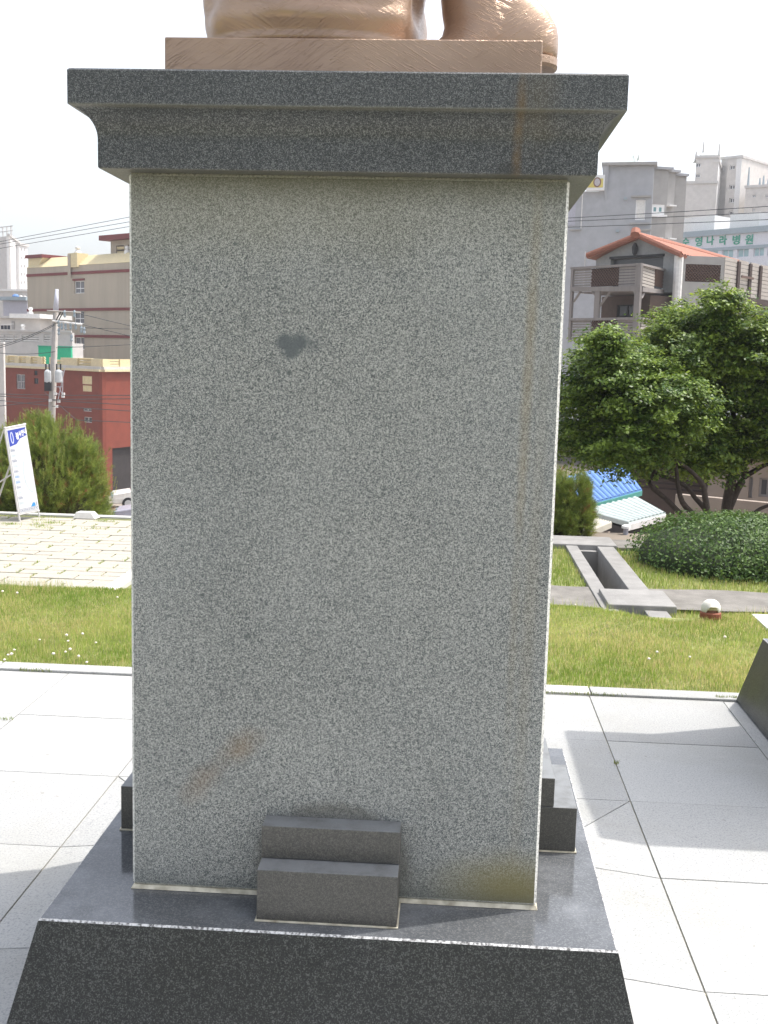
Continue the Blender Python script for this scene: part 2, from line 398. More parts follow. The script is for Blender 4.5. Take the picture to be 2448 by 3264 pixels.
# sloping apron slabs, mitred at the corners
H0, BT, HB = .475+.164, .335, .475+.164+.25*.335
ins = (-HB+.004, HB-.004, .475-HB+.004, .475+HB-.004)
def apron(p):
    q = MB(); n = len(p)
    q.add([(x, y, z) for x, y, z in p]+[(x, y, -.05) for x, y, z in p], [tuple(range(n)), tuple(range(2*n-1, n-1, -1))]+[(k, n+k, n+(k+1) % n, (k+1) % n) for k in range(n)])
    c = [sum(a[k] for a in p)/n for k in range(2)]
    q.build('apron_slab', MT['paving'], plaza, bevel=.002, at=(c[0], c[1], 0))
def lerp(a, b, t): return a+(b-a)*t
RI = .026; e = .002
for side in (0, 1):
    xo, xi = (SK[0], ins[0]) if side == 0 else (SK[1], ins[1]); sg = 1 if side == 0 else -1
    cuts = [SK[2], .27, .91, SK[3]]
    for k in range(3):
        y0, y1 = cuts[k], cuts[k+1]
        i0 = y0 if k > 0 else ins[2]; i1 = y1 if k < 2 else ins[3]
        p = [(xo+sg*e, y0+e, 0), (xi, i0+e, RI), (xi, i1-e, RI), (xo+sg*e, y1-e, 0)]
        apron(p if side == 0 else p[::-1])
for yo, yi in ((SK[3], ins[3]), (SK[2], ins[2])):
    p = [(SK[0]+.006, yo, 0), (SK[1]-.006, yo, 0), (ins[1]-.003, yi, RI), (ins[0]+.003, yi, RI)]
    m = ((p[0][0]+p[1][0])/2)
    A = [p[0], (m-e, yo, 0), (m-e, yi, RI), p[3]]; B = [(m+e, yo, 0), p[1], p[2], (m+e, yi, RI)]
    for Q in (A, B): apron(Q[::-1] if yo > 0 else Q)
# raised granite edge against the grass
edge = thing('plaza_edging', None, None, (0, 2.9, 0), kind='structure')
for k in range(-5, 7):
    x0, x1 = .95+.98*k, .95+.98*(k+1)
    q = MB(); q.box(x0+.003, x1-.003, 2.838, 2.955, -.12, .012); q.build('kerb_stone', MT['whitestone'] if k % 3 else MT['paving'], edge, bevel=.004, at=((x0+x1)/2, 2.9, 0))

# ------------------------------------------------------------------ the pedestal
def sq(h, z, c=(0, 0)):
    return [(c[0]-h, c[1]-h, z), (c[0]+h, c[1]-h, z), (c[0]+h, c[1]+h, z), (c[0]-h, c[1]+h, z)]
def make_pedestal():
    t = thing('stone_pedestal', 'tall grey granite statue pedestal in full view, rust run down its front', 'pedestal', (0, 0, 0), 'granite statue pedestals')
    q = MB(); q.loft([sq(HB, .006), sq(H0+.002, BT-.004)]); q.m = 0
    q.m = 1; q.loft([sq(H0+.002, BT-.004), sq(H0-.0022, BT)], cap=False); q.m = 0; q.add(sq(H0-.0022, BT), [(0, 1, 2, 3)])
    q.build('base_block', [MT['base'], MT['edge']], t)
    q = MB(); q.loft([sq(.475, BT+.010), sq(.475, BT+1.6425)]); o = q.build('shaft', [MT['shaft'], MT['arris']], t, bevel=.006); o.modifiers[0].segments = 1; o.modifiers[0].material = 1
    q = MB(); q.loft([sq(.478, BT+.001), sq(.473, BT+.0098)]); q.build('mortar_joint', MT['seal'], t)
    z0 = BT+1.6426; prof = [(.0490, z0), (.0508, z0+.003), (.0508, z0+.060)]
    for k in range(1, 11):
        a = math.radians(78)*k/10; prof.append((.0508+.0479*(1-math.cos(a))/(1-math.cos(math.radians(78)))*.93, z0+.060+.060*math.sin(a)/math.sin(math.radians(78))))
    prof += [(.0987, 2.0985), (.0987, 2.166), (.095, 2.170)]
    q = MB(); q.loft([sq(.475+o, z) for o, z in prof]); q.build('cornice', MT['cornice'], t)
    # a pair of stepped blocks in the middle of every side
    for k, (dx, dy) in enumerate(((0, -1), (1, 0), (0, 1), (-1, 0))):
        def T(x, y, z, dx=dx, dy=dy):
            return (-x*dy + y*dx, x*dx + y*dy, z)
        q = MB(); q.box(-.1575, .1575, .4755, .597, BT+.004, BT+.1215, T)
        if True: o = q.build('stone_step', MT['step'], t, bevel=.0018)
        q = MB(); q.box(-.1577, .1577, .4757, .537, BT+.1225, BT+.199, T); q.build('stone_step', MT['step'], t, bevel=.0018)
        q = MB(); q.box(-.161, .161, .4735, .6005, BT+.001, BT+.0038, T); q.build('mortar_line', MT['seal'], t)
    return t
ped = make_pedestal()
ped.location = (*PED[0], 0)
nb = copy_tree(ped); nb.location = (*PED[1], 0)
nb['label'] = 'neighbouring granite pedestal, only its dark sloping base showing beside the grass'

# ------------------------------------------------------------------ bronze statue (only its feet are in view)
st = thing('bronze_statue', 'golden brown bronze statue on its scratched plinth above the granite cornice', 'statue', (0, .475, 2.17))
def ring(cx, cy, rx, ry, z, n=40, e=2.6, wob=0., seed=0, tw=0.):
    out = []
    for j in range(n):
        a = 2*math.pi*j/n; c, s = math.cos(a), math.sin(a)
        k = 1+wob*(math.sin(a*5+seed+z*7)+.6*math.sin(a*9+1.7*seed-z*11))
        out.append((cx+rx*k*math.copysign(abs(c)**(2/e), c), cy+ry*k*math.copysign(abs(s)**(2/e), s), z+tw*math.cos(a)))
    return out
q = MB(); q.box(-.421, .412, .10, .86, 2.1705, 2.285); q.build('plinth_plate', MT['bronze'], st, bevel=.003)
q = MB(); z = 2.2855
rows = [(.234, .27, 0), (.2375, .275, .010), (.2370, .275, .018), (.2385, .272, .022), (.2410, .274, .030), (.2430, .284, .045), (.2445, .290, .06), (.2440, .286, .075), (.2425, .278, .09), (.2420, .279, .105), (.2410, .284, .12), (.240, .280, .14), (.239, .273, .17), (.238, .27, .22), (.235, .26, .35), (.225, .24, .6), (.21, .22, .9), (.19, .2, 1.2)]
def robe_ring(k, a, b_, h):
    R_ = ring(-.115, .40, a*1.04, b_, z+h, 96, 3.2, .003+.0008*k, 2.)
    out = []
    for x_, y_, z_ in R_:
        th_ = math.atan2(y_-.40, x_+.115); d = .010*math.sin(7*th_+9*h)*min(1, h*9)+.007*math.sin(13*th_-23*h+1)*min(1, h*7)
        out.append((x_+d*math.cos(th_), y_+d*math.sin(th_), z_))
    return out
q.loft([robe_ring(k, a, b_, h) for k, (a, b_, h) in enumerate(rows)])
q.build('robe', MT['bronze'], st, smooth=True)
q = MB()
shoe = [(.138, .462, 2.3105, .085), (.146, .4665, 2.318, .09), (.160, .4675, 2.335, .092), (.186, .4675, 2.36, .09), (.192, .462, 2.385, .086), (.186, .445, 2.415, .08), (.182, .415, 2.445, .075), (.180, .38, 2.48, .07), (.178, .36, 2.55, .07), (.165, .36, 2.7, .075), (.15, .36, 3.0, .08), (.13, .36, 3.4, .09)]
q.loft([ring((a+b_)/2, .38, (b_-a)/2, d, zz, 48, 2.4, .006, 1.) for a, b_, zz, d in shoe])
s_o = q.build('shoe', MT['bronze'], st, smooth=True)
q = MB(); q.loft([ring(.308, .38, .152, .088, 2.2856, 40, 2.6), ring(.310, .38, .157, .093, 2.292, 40, 2.6), ring(.310, .38, .157, .093, 2.309, 40, 2.6)])
q.build('sole', MT['bronze'], s_o)

# ------------------------------------------------------------------ lawn behind the plaza
def lawn_z(x, y):
    e0 = 4.75-.36*math.exp(-((x-1.66)/.34)**2)
    r = .012*math.sin(x*2.1+y)*math.sin(y*3.)*max(0, min(1, (5.2-y)/.6))
    t = max(0, min(1, (y-e0)/.72)); return -.006+r-.32*t*t*(3-2*t)
lx = np.linspace(-6, 6.5, 60); ly = np.concatenate([np.linspace(2.957, 4.75, 16), np.linspace(4.82, 5.5, 8)])
g = MB()
for i in range(len(lx)-1):
    for j in range(len(ly)-1):
        c = [(lx[i], ly[j]), (lx[i+1], ly[j]), (lx[i+1], ly[j+1]), (lx[i], ly[j+1])]
        g.quad(*[(x, y, lawn_z(x, y)) for x, y in c])
struct(g, 'lawn', MT['turf'], smooth=True)
def blades(name, x, y, z, h, w, cols, mat, parent=None, lean=.35):
    n = len(x); a = rng.uniform(0, 2*np.pi, n); la = rng.uniform(0, 2*np.pi, n); ln = rng.uniform(.05, lean, n)*h
    wx, wy = np.cos(a)*w/2, np.sin(a)*w/2; lx_, ly_ = np.cos(la)*ln, np.sin(la)*ln
    V = np.stack([np.stack([x-wx, y-wy, z], 1), np.stack([x+wx, y+wy, z], 1),
                  np.stack([x+wx*.7+lx_*.35, y+wy*.7+ly_*.35, z+h*.6], 1), np.stack([x-wx*.7+lx_*.35, y-wy*.7+ly_*.35, z+h*.6], 1),
                  np.stack([x+lx_, y+ly_, z+h], 1)], 1).reshape(-1, 3)
    k = np.arange(n)*5
    F = np.stack([np.stack([k, k+1, k+2], 1), np.stack([k, k+2, k+3], 1), np.stack([k+3, k+2, k+4], 1)], 1).reshape(-1, 3)
    return arrays(name, V, F, mat, parent, np.repeat(cols, 5, 0), 'stuff')
def fbm(x, y, s, seed):
    v = np.zeros_like(x); r = np.random.default_rng(seed)
    for k in range(5):
        f = s*1.7**k; p = r.uniform(0, 6.3, 4); a = r.uniform(0, 3.14)
        v += np.sin(f*(x*np.cos(a)+y*np.sin(a))+p[0])*np.sin(f*(-x*np.sin(a)+y*np.cos(a))*1.1+p[1])/1.35**k
    return v/2.4
def grass_cols(x, y, straw=.5):
    n = len(x); m = np.clip(.5+.5*fbm(x, y, 2.2, 3)+.3*fbm(x, y, 9, 5)+rng.normal(0, .22, n), 0, 1)[:, None]
    g0 = np.array([.15, .25, .035]); g1 = np.array([.335, .395, .115]); s0 = np.array([.54, .48, .22])
    c = g0*(1-m)+g1*m
    k = (rng.random(n) < straw*(.15+.85*np.clip(.5+.9*fbm(x, y, 1.6, 9), 0, 1)))[:, None]
    return np.where(k, s0*rng.uniform(.7, 1.1, (n, 1)), c*rng.uniform(.75, 1.2, (n, 1)))
N = 300000
x = rng.uniform(-4.0, 3.6, N); y = rng.uniform(2.965, 5.1, N)
z = np.array([lawn_z(a, b_) for a, b_ in zip(x, y)])
h = rng.uniform(.014, .034, N)*(1+.5*np.clip(fbm(x, y, 3, 4), -.5, 1)); h = np.where(y < 3.0, h*.7, h)
blades('lawn_grass', x, y, z, h, rng.uniform(.0016, .0032, N), grass_cols(x, y, .5), MT['grass'])
n2 = 1500                                  # longer stalks at the back of the lawn
x = np.concatenate([rng.uniform(-3.9, -2.3, n2), rng.uniform(.8, 3.2, n2//2)]); y = rng.uniform(4.55, 5.0, len(x))
z = np.array([lawn_z(a, b_) for a, b_ in zip(x, y)])
blades('grass_stalks', x, y, z, rng.uniform(.04, .095, len(x)), np.full(len(x), .0022), grass_cols(x, y, .8), MT['grass'])
N = 60000                                  # grass on the lower terrace
x = rng.uniform(-1.5, 4.6, N); y = rng.uniform(5.4, 9.05, N)
keep = ~((x > 1.42) & (x < 1.93)) & ~((y > 6.22) & (y < 7.05))
x, y = x[keep], y[keep]
blades('terrace_grass', x, y, np.full(len(x), -.33), rng.uniform(.03, .06, len(x)), rng.uniform(.004, .006, len(x)), grass_cols(x, y, .2)*.85, MT['grass'])

# weeds and litter in the joints of the plaza
wx, wy, wh = [], [], []
for x0, x1, y0, n in ((.50, 1.12, 2.836, 260), (-1.86, -1.70, 2.836, 90), (1.55, 1.66, 2.868, 160), (-1.66, -1.60, 2.10, 30), (.93, .95, 1.9, 20)):
    k = rng.integers(0, 9, n); wx += list(x0+(x1-x0)*np.clip(k/9+rng.normal(0, .05, n), 0, 1)); wy += list(rng.normal(y0, .006, n)); wh += list(rng.uniform(.006, .022, n))
wx, wy, wh = map(np.array, (wx, wy, wh))
blades('joint_weeds', wx, wy, np.full(len(wx), .004), wh, np.full(len(wx), .003), grass_cols(wx, wy, .15)*.6, MT['grass'], None, .9)

# white clover heads standing in the grass
def clover_mesh():
    q = MB(); q.tube([(0, 0, 0), (.002, 0, .02), (0, .001, .045)], .0012, 5); s_ = q
    me_s = s_
    b_ = MB(); rr = random.Random(4)
    b_.loft([[(.0125*math.sin(u)*math.cos(a)*(1+.12*rr.random()), .0125*math.sin(u)*math.sin(a)*(1+.12*rr.random()), .053-.011*math.cos(u)) for a in [2*math.pi*j/9 for j in range(9)]] for u in (.25, .7, 1.2, 1.7, 2.3, 2.85)])
    return me_s, b_
pxy = [(0+a/5.44, 1118.2+b_/5.44) for a, b_ in ((1350, 855), (1380, 950), (965, 1390), (785, 1420), (808, 1468), (1135, 1480), (165, 1565), (92, 1630), (145, 1640), (60, 1685), (625, 1640), (915, 1665), (1025, 1715), (775, 1590), (815, 1588), (475, 1445), (195, 910), (38, 888))]
pxy += [((1700+a/2.218)/1.4756, (1650+b_/2.218)/1.4756) for a, b_ in ((297, 622), (867, 970), (815, 1022), (1100, 1000), (1358, 865))]
first = None
for k, (a, b_) in enumerate(pxy):
    p = gp(a, b_+6, 0.0)
    if first is None:
        first = thing('clover_flower', 'small white clover bloom standing in the lawn grass', 'flower', (0, 0, 0), 'white clover blooms in the lawn')
        s_, h_ = clover_mesh(); s_.build('stem', MT['stem'], first); h_.build('flower_head', MT['clover'], first)
        o = first
    else: o = copy_tree(first)
    o.location = (p[0], p[1], -.002); sc_ = random.uniform(.45, .7); o.scale = (sc_, sc_, sc_*random.uniform(.8, 1.1)); o.rotation_euler = (random.uniform(-.15, .15), random.uniform(-.15, .15), random.uniform(0, 6))

# ------------------------------------------------------------------ right-hand terrace: path, drain, slabs
TZ = -.30
pt = MB()
for a, b_ in ((-.9, 1.425), (1.925, 9)):
    xs_ = np.linspace(a, b_, 30)
    for i in range(29):
        w = lambda x: .03*math.sin(x*3.1)+.02*math.sin(x*7.3)
        pt.quad((xs_[i], 6.22+w(xs_[i]), TZ), (xs_[i+1], 6.22+w(xs_[i+1]), TZ), (xs_[i+1], 7.02+w(xs_[i+1]+2), TZ), (xs_[i], 7.02+w(xs_[i]+2), TZ))
struct(pt, 'footpath', MT['asphalt'])
dr = thing('drain_channel', 'open concrete drain running away across the terrace grass', 'drain', (1.65, 7.3, TZ))
q = MB(); q.box(1.43, CH0, 5.6, 9.055, -.70, TZ+.012); q.build('side_wall', MT['concrete'], dr, bevel=.006)
q = MB(); q.box(CH1, 1.92, 5.6, 9.055, -.70, TZ+.012); q.build('side_wall', MT['concrete'], dr, bevel=.006)
q = MB(); q.box(CH0+.001, CH1-.001, 5.6, 9.055, -.70, -.62); q.build('channel_floor', MT['soil'], dr)
q = MB(); q.box(CH0+.001, CH1-.001, 8.96, 9.054, -.619, TZ-.03); q.build('end_wall', MT['concrete'], dr)
q = MB(); q.box(1.475, 1.995, 6.10, 6.70, -.345, -.25); tag(q.build('stone_slab', MT['concrete'], bevel=.008, at=(1.73, 6.4, -.345)), 'thick grey slab laid across the open drain as a bridge', 'slab')
q = MB(); q.box(-1.2, 1.955, 9.06, 9.62, -.45, TZ+.025); tag(q.build('concrete_coping', MT['concrete'], bevel=.01, at=(1.4, 9.3, TZ)), 'long pale grey concrete coping at the far end of the drain', 'coping')
q = MB(); q.box(1.962, 2.62, 9.08, 9.60, -.45, TZ+.005); tag(q.build('concrete_coping', MT['asphalt'], bevel=.01, at=(2.2, 9.3, TZ)), 'darker short coping block running in under the hedge', 'coping')
p = gp(1625, 1338, 0.012)
q = MB(); q.box(2.19, 3.4, 4.36, 4.74, -.05, .015); tag(q.build('stone_slab', MT['white'], bevel=.004, at=(2.3, 4.5, 0)), 'bright white flat stone lying in the grass beside the dark sloping base', 'slab')

# garden light
gl = thing('garden_light', 'small white domed garden light on a brown base in the grass', 'garden light', (1.895, 4.58, 0))
q = MB(); q.loft([ring(1.895, 4.58, r, r, zz, 20, 2) for r, zz in ((.03, -.01), (.035, .004), (.060, .010), (.066, .018), (.066, .048), (.058, .056))]); q.build('base_ring', MT['brownbase'], gl, smooth=False)
q = MB()
prof = [(.058, .050), (.060, .075), (.057, .095), (.046, .115), (.028, .128), (.006, .132)]
rings = []
for r, zz in prof:
    rr_ = []
    for j in range(24):
        a = 2*math.pi*j/24; fr = max(0, -math.sin(a)-.80)/.2          # notch cut into the near side
        zz2 = zz+ (max(0, .094-zz)*min(1, fr*1.6) if zz < .094 else 0)
        rr_.append((1.895+r*math.cos(a), 4.58+r*math.sin(a), zz2))
    rings.append(rr_)
q.loft(rings); q.build('dome_cover', MT['lampwhite'], gl, smooth=True)
q = MB(); q.loft([ring(1.895, 4.58, r, r, zz, 16, 2) for r, zz in ((.050, .050), (.050, .085), (.03, .10))]); q.build('lamp_core', MT['signbrown'], gl)
p = at(1351, 1160, 10.2)
bo = thing('bollard', 'grey post with a white cap below the hedge end', 'bollard', (p[0], 10.2, tz(10.2)))
q = MB(); q.tube([(p[0], 10.2, tz(10.2)-.02), (p[0], 10.2, p[2]+.10)], .028, 10); q.build('post', MT['cargrey'], bo)
q = MB(); q.loft([ring(p[0], 10.2, r, r, p[2]+zz, 12, 2) for r, zz in ((.05, .10), (.05, .125), (.03, .14))]); q.build('cap', MT['white'], bo)

# ------------------------------------------------------------------ left-hand paved area
pv = thing('paved_area', None, None, (-3.5, 8, TZ), kind='structure')
PX1, PY0, PY1 = -2.50, 6.17, 9.95
q = MB(); q.box(-9, PX1, PY0, PY1, -.345, TZ-.012); struct(q, 'sand_bed', mat_simple('sandy_joint_bed', (.12, .13, .05), .3, 14), parent=pv)
bw, bd, gap = .36, .172, .012
pm = MB(); pm.box(-bw/2+gap/2, bw/2-gap/2, -bd/2+gap/2, bd/2-gap/2, -.05, 0)
proto = pm.build('paver', MT['paver'], pv, bevel=.006, at=(0, 0, 0)); proto_used = False
hm = MB(); hm.box(-bw/4+gap/2, bw/4-gap/2, -bd/2+gap/2, bd/2-gap/2, -.05, 0)
half = hm.build('paver', MT['paver'], pv, bevel=.006, at=(0, 0, 0)); half_used = False
nr = int((PY1-PY0)/bd); tuft = []
for r in range(nr):
    yy = PY0+bd*(r+.5); off = (r % 2)*bw/2
    if r % 2:
        if half_used: o = link(half.copy()); o.parent = pv
        else: o = half; half_used = True
        o.location = Vector((PX1-bw/4, yy, TZ+random.uniform(-.003, .003)))-Vector((-3.5, 8, TZ))
    for k in range(0, 14):
        xx = PX1-bw*(k+.5)-off
        if xx < -5.9 or (xx < -4.2-.42*(r/nr)*2.4-.4): continue
        if proto_used: o = link(proto.copy()); o.parent = pv
        else: o = proto; proto_used = True
        o.location = Vector((xx, yy, TZ+random.uniform(-.003, .003)))-Vector((-3.5, 8, TZ)); o.rotation_euler = (random.uniform(-.006, .006), random.uniform(-.006, .006), random.uniform(-.006, .006))
        if random.random() < .75: tuft.append((xx+bw/2, yy, 1 if random.random() < .25 + .5*(r/nr > .75) else .4))
tx, ty, th = [], [], []
for xx, yy, s_ in tuft:
    n = int(34*s_)
    tx += list(xx+rng.normal(0, .008, n)); ty += list(yy+rng.uniform(-bd/2, bd/2, n)); th += list(rng.uniform(.008, .022, n)*(1+s_*.6))
for k in range(26):                        # weeds at the far edge, round the board's feet
    xx, yy = random.uniform(-5.2, -3.4), random.uniform(9.0, 9.85); n = 60
    tx += list(xx+rng.normal(0, .06, n)); ty += list(yy+rng.normal(0, .03, n)); th += list(rng.uniform(.02, .05, n))
tx, ty, th = map(np.array, (tx, ty, th))
blades('joint_weeds', tx, ty, np.full(len(tx), TZ-.012), th, np.full(len(tx), .004), grass_cols(tx, ty, .15), MT['grass'])
q = MB(); q.box(PX1+.004, PX1+.13, PY0-.5, PY1+.2, -.42, TZ+.012); tag(q.build('kerb', MT['whitestone'], bevel=.006, at=(PX1+.06, 8, TZ)), 'white kerb along the inner side of the cream paving', 'kerb')
q = MB(); q.box(-6.6, PX1-.01, PY1+.005, PY1+.12, -.42, TZ+.008); tag(q.build('kerb', MT['whitestone'], bevel=.006, at=(-4, PY1+.06, TZ)), 'white kerb along the far edge of the cream paving under the shrub', 'kerb')
a, c = at(166, 1119, 9.9), at(212, 1119, 9.9)
q = MB(); q.hexa([(a[0], 9.75, TZ), (c[0]+.02, 9.75, TZ), (c[0]+.02, 9.94, TZ), (a[0], 9.94, TZ), (a[0]+.03, 9.78, TZ+.075), (c[0]-.04, 9.78, TZ+.075), (c[0]-.04, 9.92, TZ+.07), (a[0]+.03, 9.92, TZ+.07)])
tag(q.build('stone_block', MT['whitestone'], bevel=.01, at=((a[0]+c[0])/2, 9.84, TZ)), 'white stone block with chamfered ends at the far edge of the paving', 'stone block')

# ------------------------------------------------------------------ vegetation
def leaf_cards(centers, normals, size, cols, name, mat, parent, asp=.55, fold=.25):
    n = len(centers); r = rng.normal(0, 1, (n, 3)); t = np.cross(normals, r); t /= np.linalg.norm(t, axis=1)[:, None]+1e-9
    b_ = np.cross(normals, t); s_ = size[:, None]
    V = np.stack([centers-t*s_*.5, centers+b_*s_*asp*.5-normals*s_*fold*.2, centers+t*s_*.5, centers-b_*s_*asp*.5-normals*s_*fold*.2], 1).reshape(-1, 3)
    k = np.arange(n)*4; F = np.stack([np.stack([k, k+1, k+2], 1), np.stack([k, k+2, k+3], 1)], 1).reshape(-1, 3)
    return arrays(name, V, F, mat, parent, np.repeat(cols, 4, 0))
def unit(v): return v/(np.linalg.norm(v, axis=1)[:, None]+1e-9)
def crown(blobs, Y, yd, n_spray, n_leaf, leaf, base, tip, parent, name='crown', seed=1, spray=.16):
    """sprays of leaves set through px-measured clumps (cx, cy, r) round depth Y"""
    C, Nn, S, K = [], [], [], []
    for cx, cy, r in blobs:
        c = at(cx, cy, Y); R_ = r*(Y+2.5)/2440
        c = c+np.array([0, rng.uniform(-yd, yd), 0])
        m = int(n_spray*max(.4, (r/80)**2))
        d = unit(rng.normal(0, 1, (m, 3))); rad = R_*rng.uniform(.25, 1.0, m)**.6
        P = c+d*rad[:, None]*np.array([1, 1.25, .92])
        for p, q in zip(P, d):
            n = n_leaf; out = unit((q*np.array([1, 1, .5])+rng.normal(0, .5, 3))[None])[0]
            L = rng.uniform(0, 1, n)**.8*spray*1.5; off = rng.normal(0, spray*.42, (n, 3))*np.array([1, 1, .38])
            pos = p+out*L[:, None]-np.array([0, 0, .35])*(L**2)[:, None]*2+off
            nn = unit(np.array([0, 0, 1.])*1.0+q*.55+rng.normal(0, .45, (n, 3)))
            tone = np.clip(rng.normal(.5, .22, n)+.25*rng.normal(), 0, 1)[:, None]
            C.append(pos); Nn.append(nn); S.append(leaf*rng.uniform(.6, 1.25, n)); K.append((np.array(base)*(1-tone)+np.array(tip)*tone)*rng.uniform(.8, 1.2, (n, 1)))
    return leaf_cards(np.concatenate(C), np.concatenate(Nn), np.concatenate(S), np.concatenate(K), name, MT['leaf'], parent, .62)
def limb(pts, r0, r1, Y, q, n=7):
    P = []
    for i, p in enumerate(pts):
        w = at(p[0], p[1], Y+(p[2] if len(p) > 2 else 0)); P.append(Vector(w))
    # subdivide smoothly
    out = [P[0]]
    for i in range(len(P)-1):
        a0, b0 = P[max(i-1, 0)], P[i]; c0, d0 = P[i+1], P[min(i+2, len(P)-1)]
        for k in range(1, 4):
            t = k/3; out.append(.5*((2*b0)+(-a0+c0)*t+(2*a0-5*b0+4*c0-d0)*t*t+(-a0+3*b0-3*c0+d0)*t**3))
    rr = [lerp(r0, r1, i/(len(out)-1)) for i in range(len(out))]
    q.tube(out, rr, n)
c4 = lambda x, y: ((1750+x/2.377)/1.4756, (1000+y/2.377)/1.4756)
YA = 11.6
def base_pt(px, Y):                        # where a stem enters the ground
    p = at(px, 1120, Y); return (p[0], Y, tz(Y))
ta = thing('maple_tree', 'spreading green maple with several thin leaning stems, left of the thicker trunk', 'tree', base_pt(1465, YA), 'maple trees behind the hedge')
q = MB(); dn = 1165
limb([(1462, dn), c4(1010, 1550), c4(880, 1400), c4(760, 1285), (1420, 1120-120), (1370, 960)], .042, .014, YA, q); q.build('stem', MT['bark'], ta, smooth=True)
q = MB(); limb([(1480, dn), c4(1100, 1550), c4(1010, 1430), c4(975, 1290), c4(960, 1150), (1440, 900), (1420, 800)], .045, .012, YA, q); q.build('stem', MT['bark'], ta, smooth=True)
q = MB(); limb([(1500, dn), c4(1192, 1545), c4(1180, 1380), c4(1160, 1290), c4(1060, 1180), c4(930, 1090), (1395, 930)], .05, .014, YA, q); q.build('stem', MT['bark'], ta, smooth=True)
q = MB(); limb([(1490, dn), c4(1195, 1530), c4(1110, 1400), c4(1010, 1290), c4(830, 1220), c4(640, 1120), (1330, 930)], .04, .010, YA+.2, q); q.build('stem', MT['bark'], ta, smooth=True)
crown([(1258, 838, 46), (1288, 775, 26), (1345, 800, 42), (1330, 840, 78), (1262, 890, 60), (1255, 955, 48), (1405, 812, 66), (1400, 900, 80), (1340, 945, 56), (1440, 955, 52), (1290, 970, 32), (1400, 985, 22), (1440, 860, 70), (1298, 735, 10)], YA, .5, 112, 78, .056, (.042, .092, .018), (.21, .30, .050), ta, seed=1)
YB = 12.6
tb = thing('maple_tree', 'tall green maple on one thick dark trunk, rightmost behind the hedge', 'tree', base_pt(1585, YB), 'maple trees behind the hedge')
q = MB()
limb([(1583, 1168), c4(1345, 1530), c4(1375, 1300), c4(1400, 1180), c4(1395, 1050), (1585, 900), (1560, 800), (1540, 720)], .085, .015, YB, q, 9)
limb([c4(1350, 1500), c4(1425, 1330), c4(1480, 1235), c4(1468, 1110), (1620, 1000), (1635, 900), (1640, 780)], .06, .015, YB, q, 8)
limb([c4(1478, 1240), c4(1560, 1190), c4(1659, 1140), (1700, 1000), (1720, 900)], .040, .015, YB, q, 7)
limb([c4(1540, 1525), c4(1600, 1478), c4(1700, 1440), (1760, 1060)], .028, .02, YB, q, 6)
q.build('trunk', MT['bark'], tb, smooth=True)
crown([(1440, 722, 40), (1480, 692, 30), (1530, 668, 26), (1500, 738, 68), (1570, 724, 58), (1640, 716, 40), (1450, 770, 66), (1540, 800, 90), (1630, 790, 84), (1500, 880, 84), (1600, 890, 86), (1660, 930, 64), (1540, 960, 62), (1640, 970, 30), (1495, 985, 30), (1700, 800, 90), (1720, 900, 80), (1740, 745, 66)], YB, .6, 112, 78, .058, (.042, .092, .018), (.23, .315, .052), tb, seed=2)

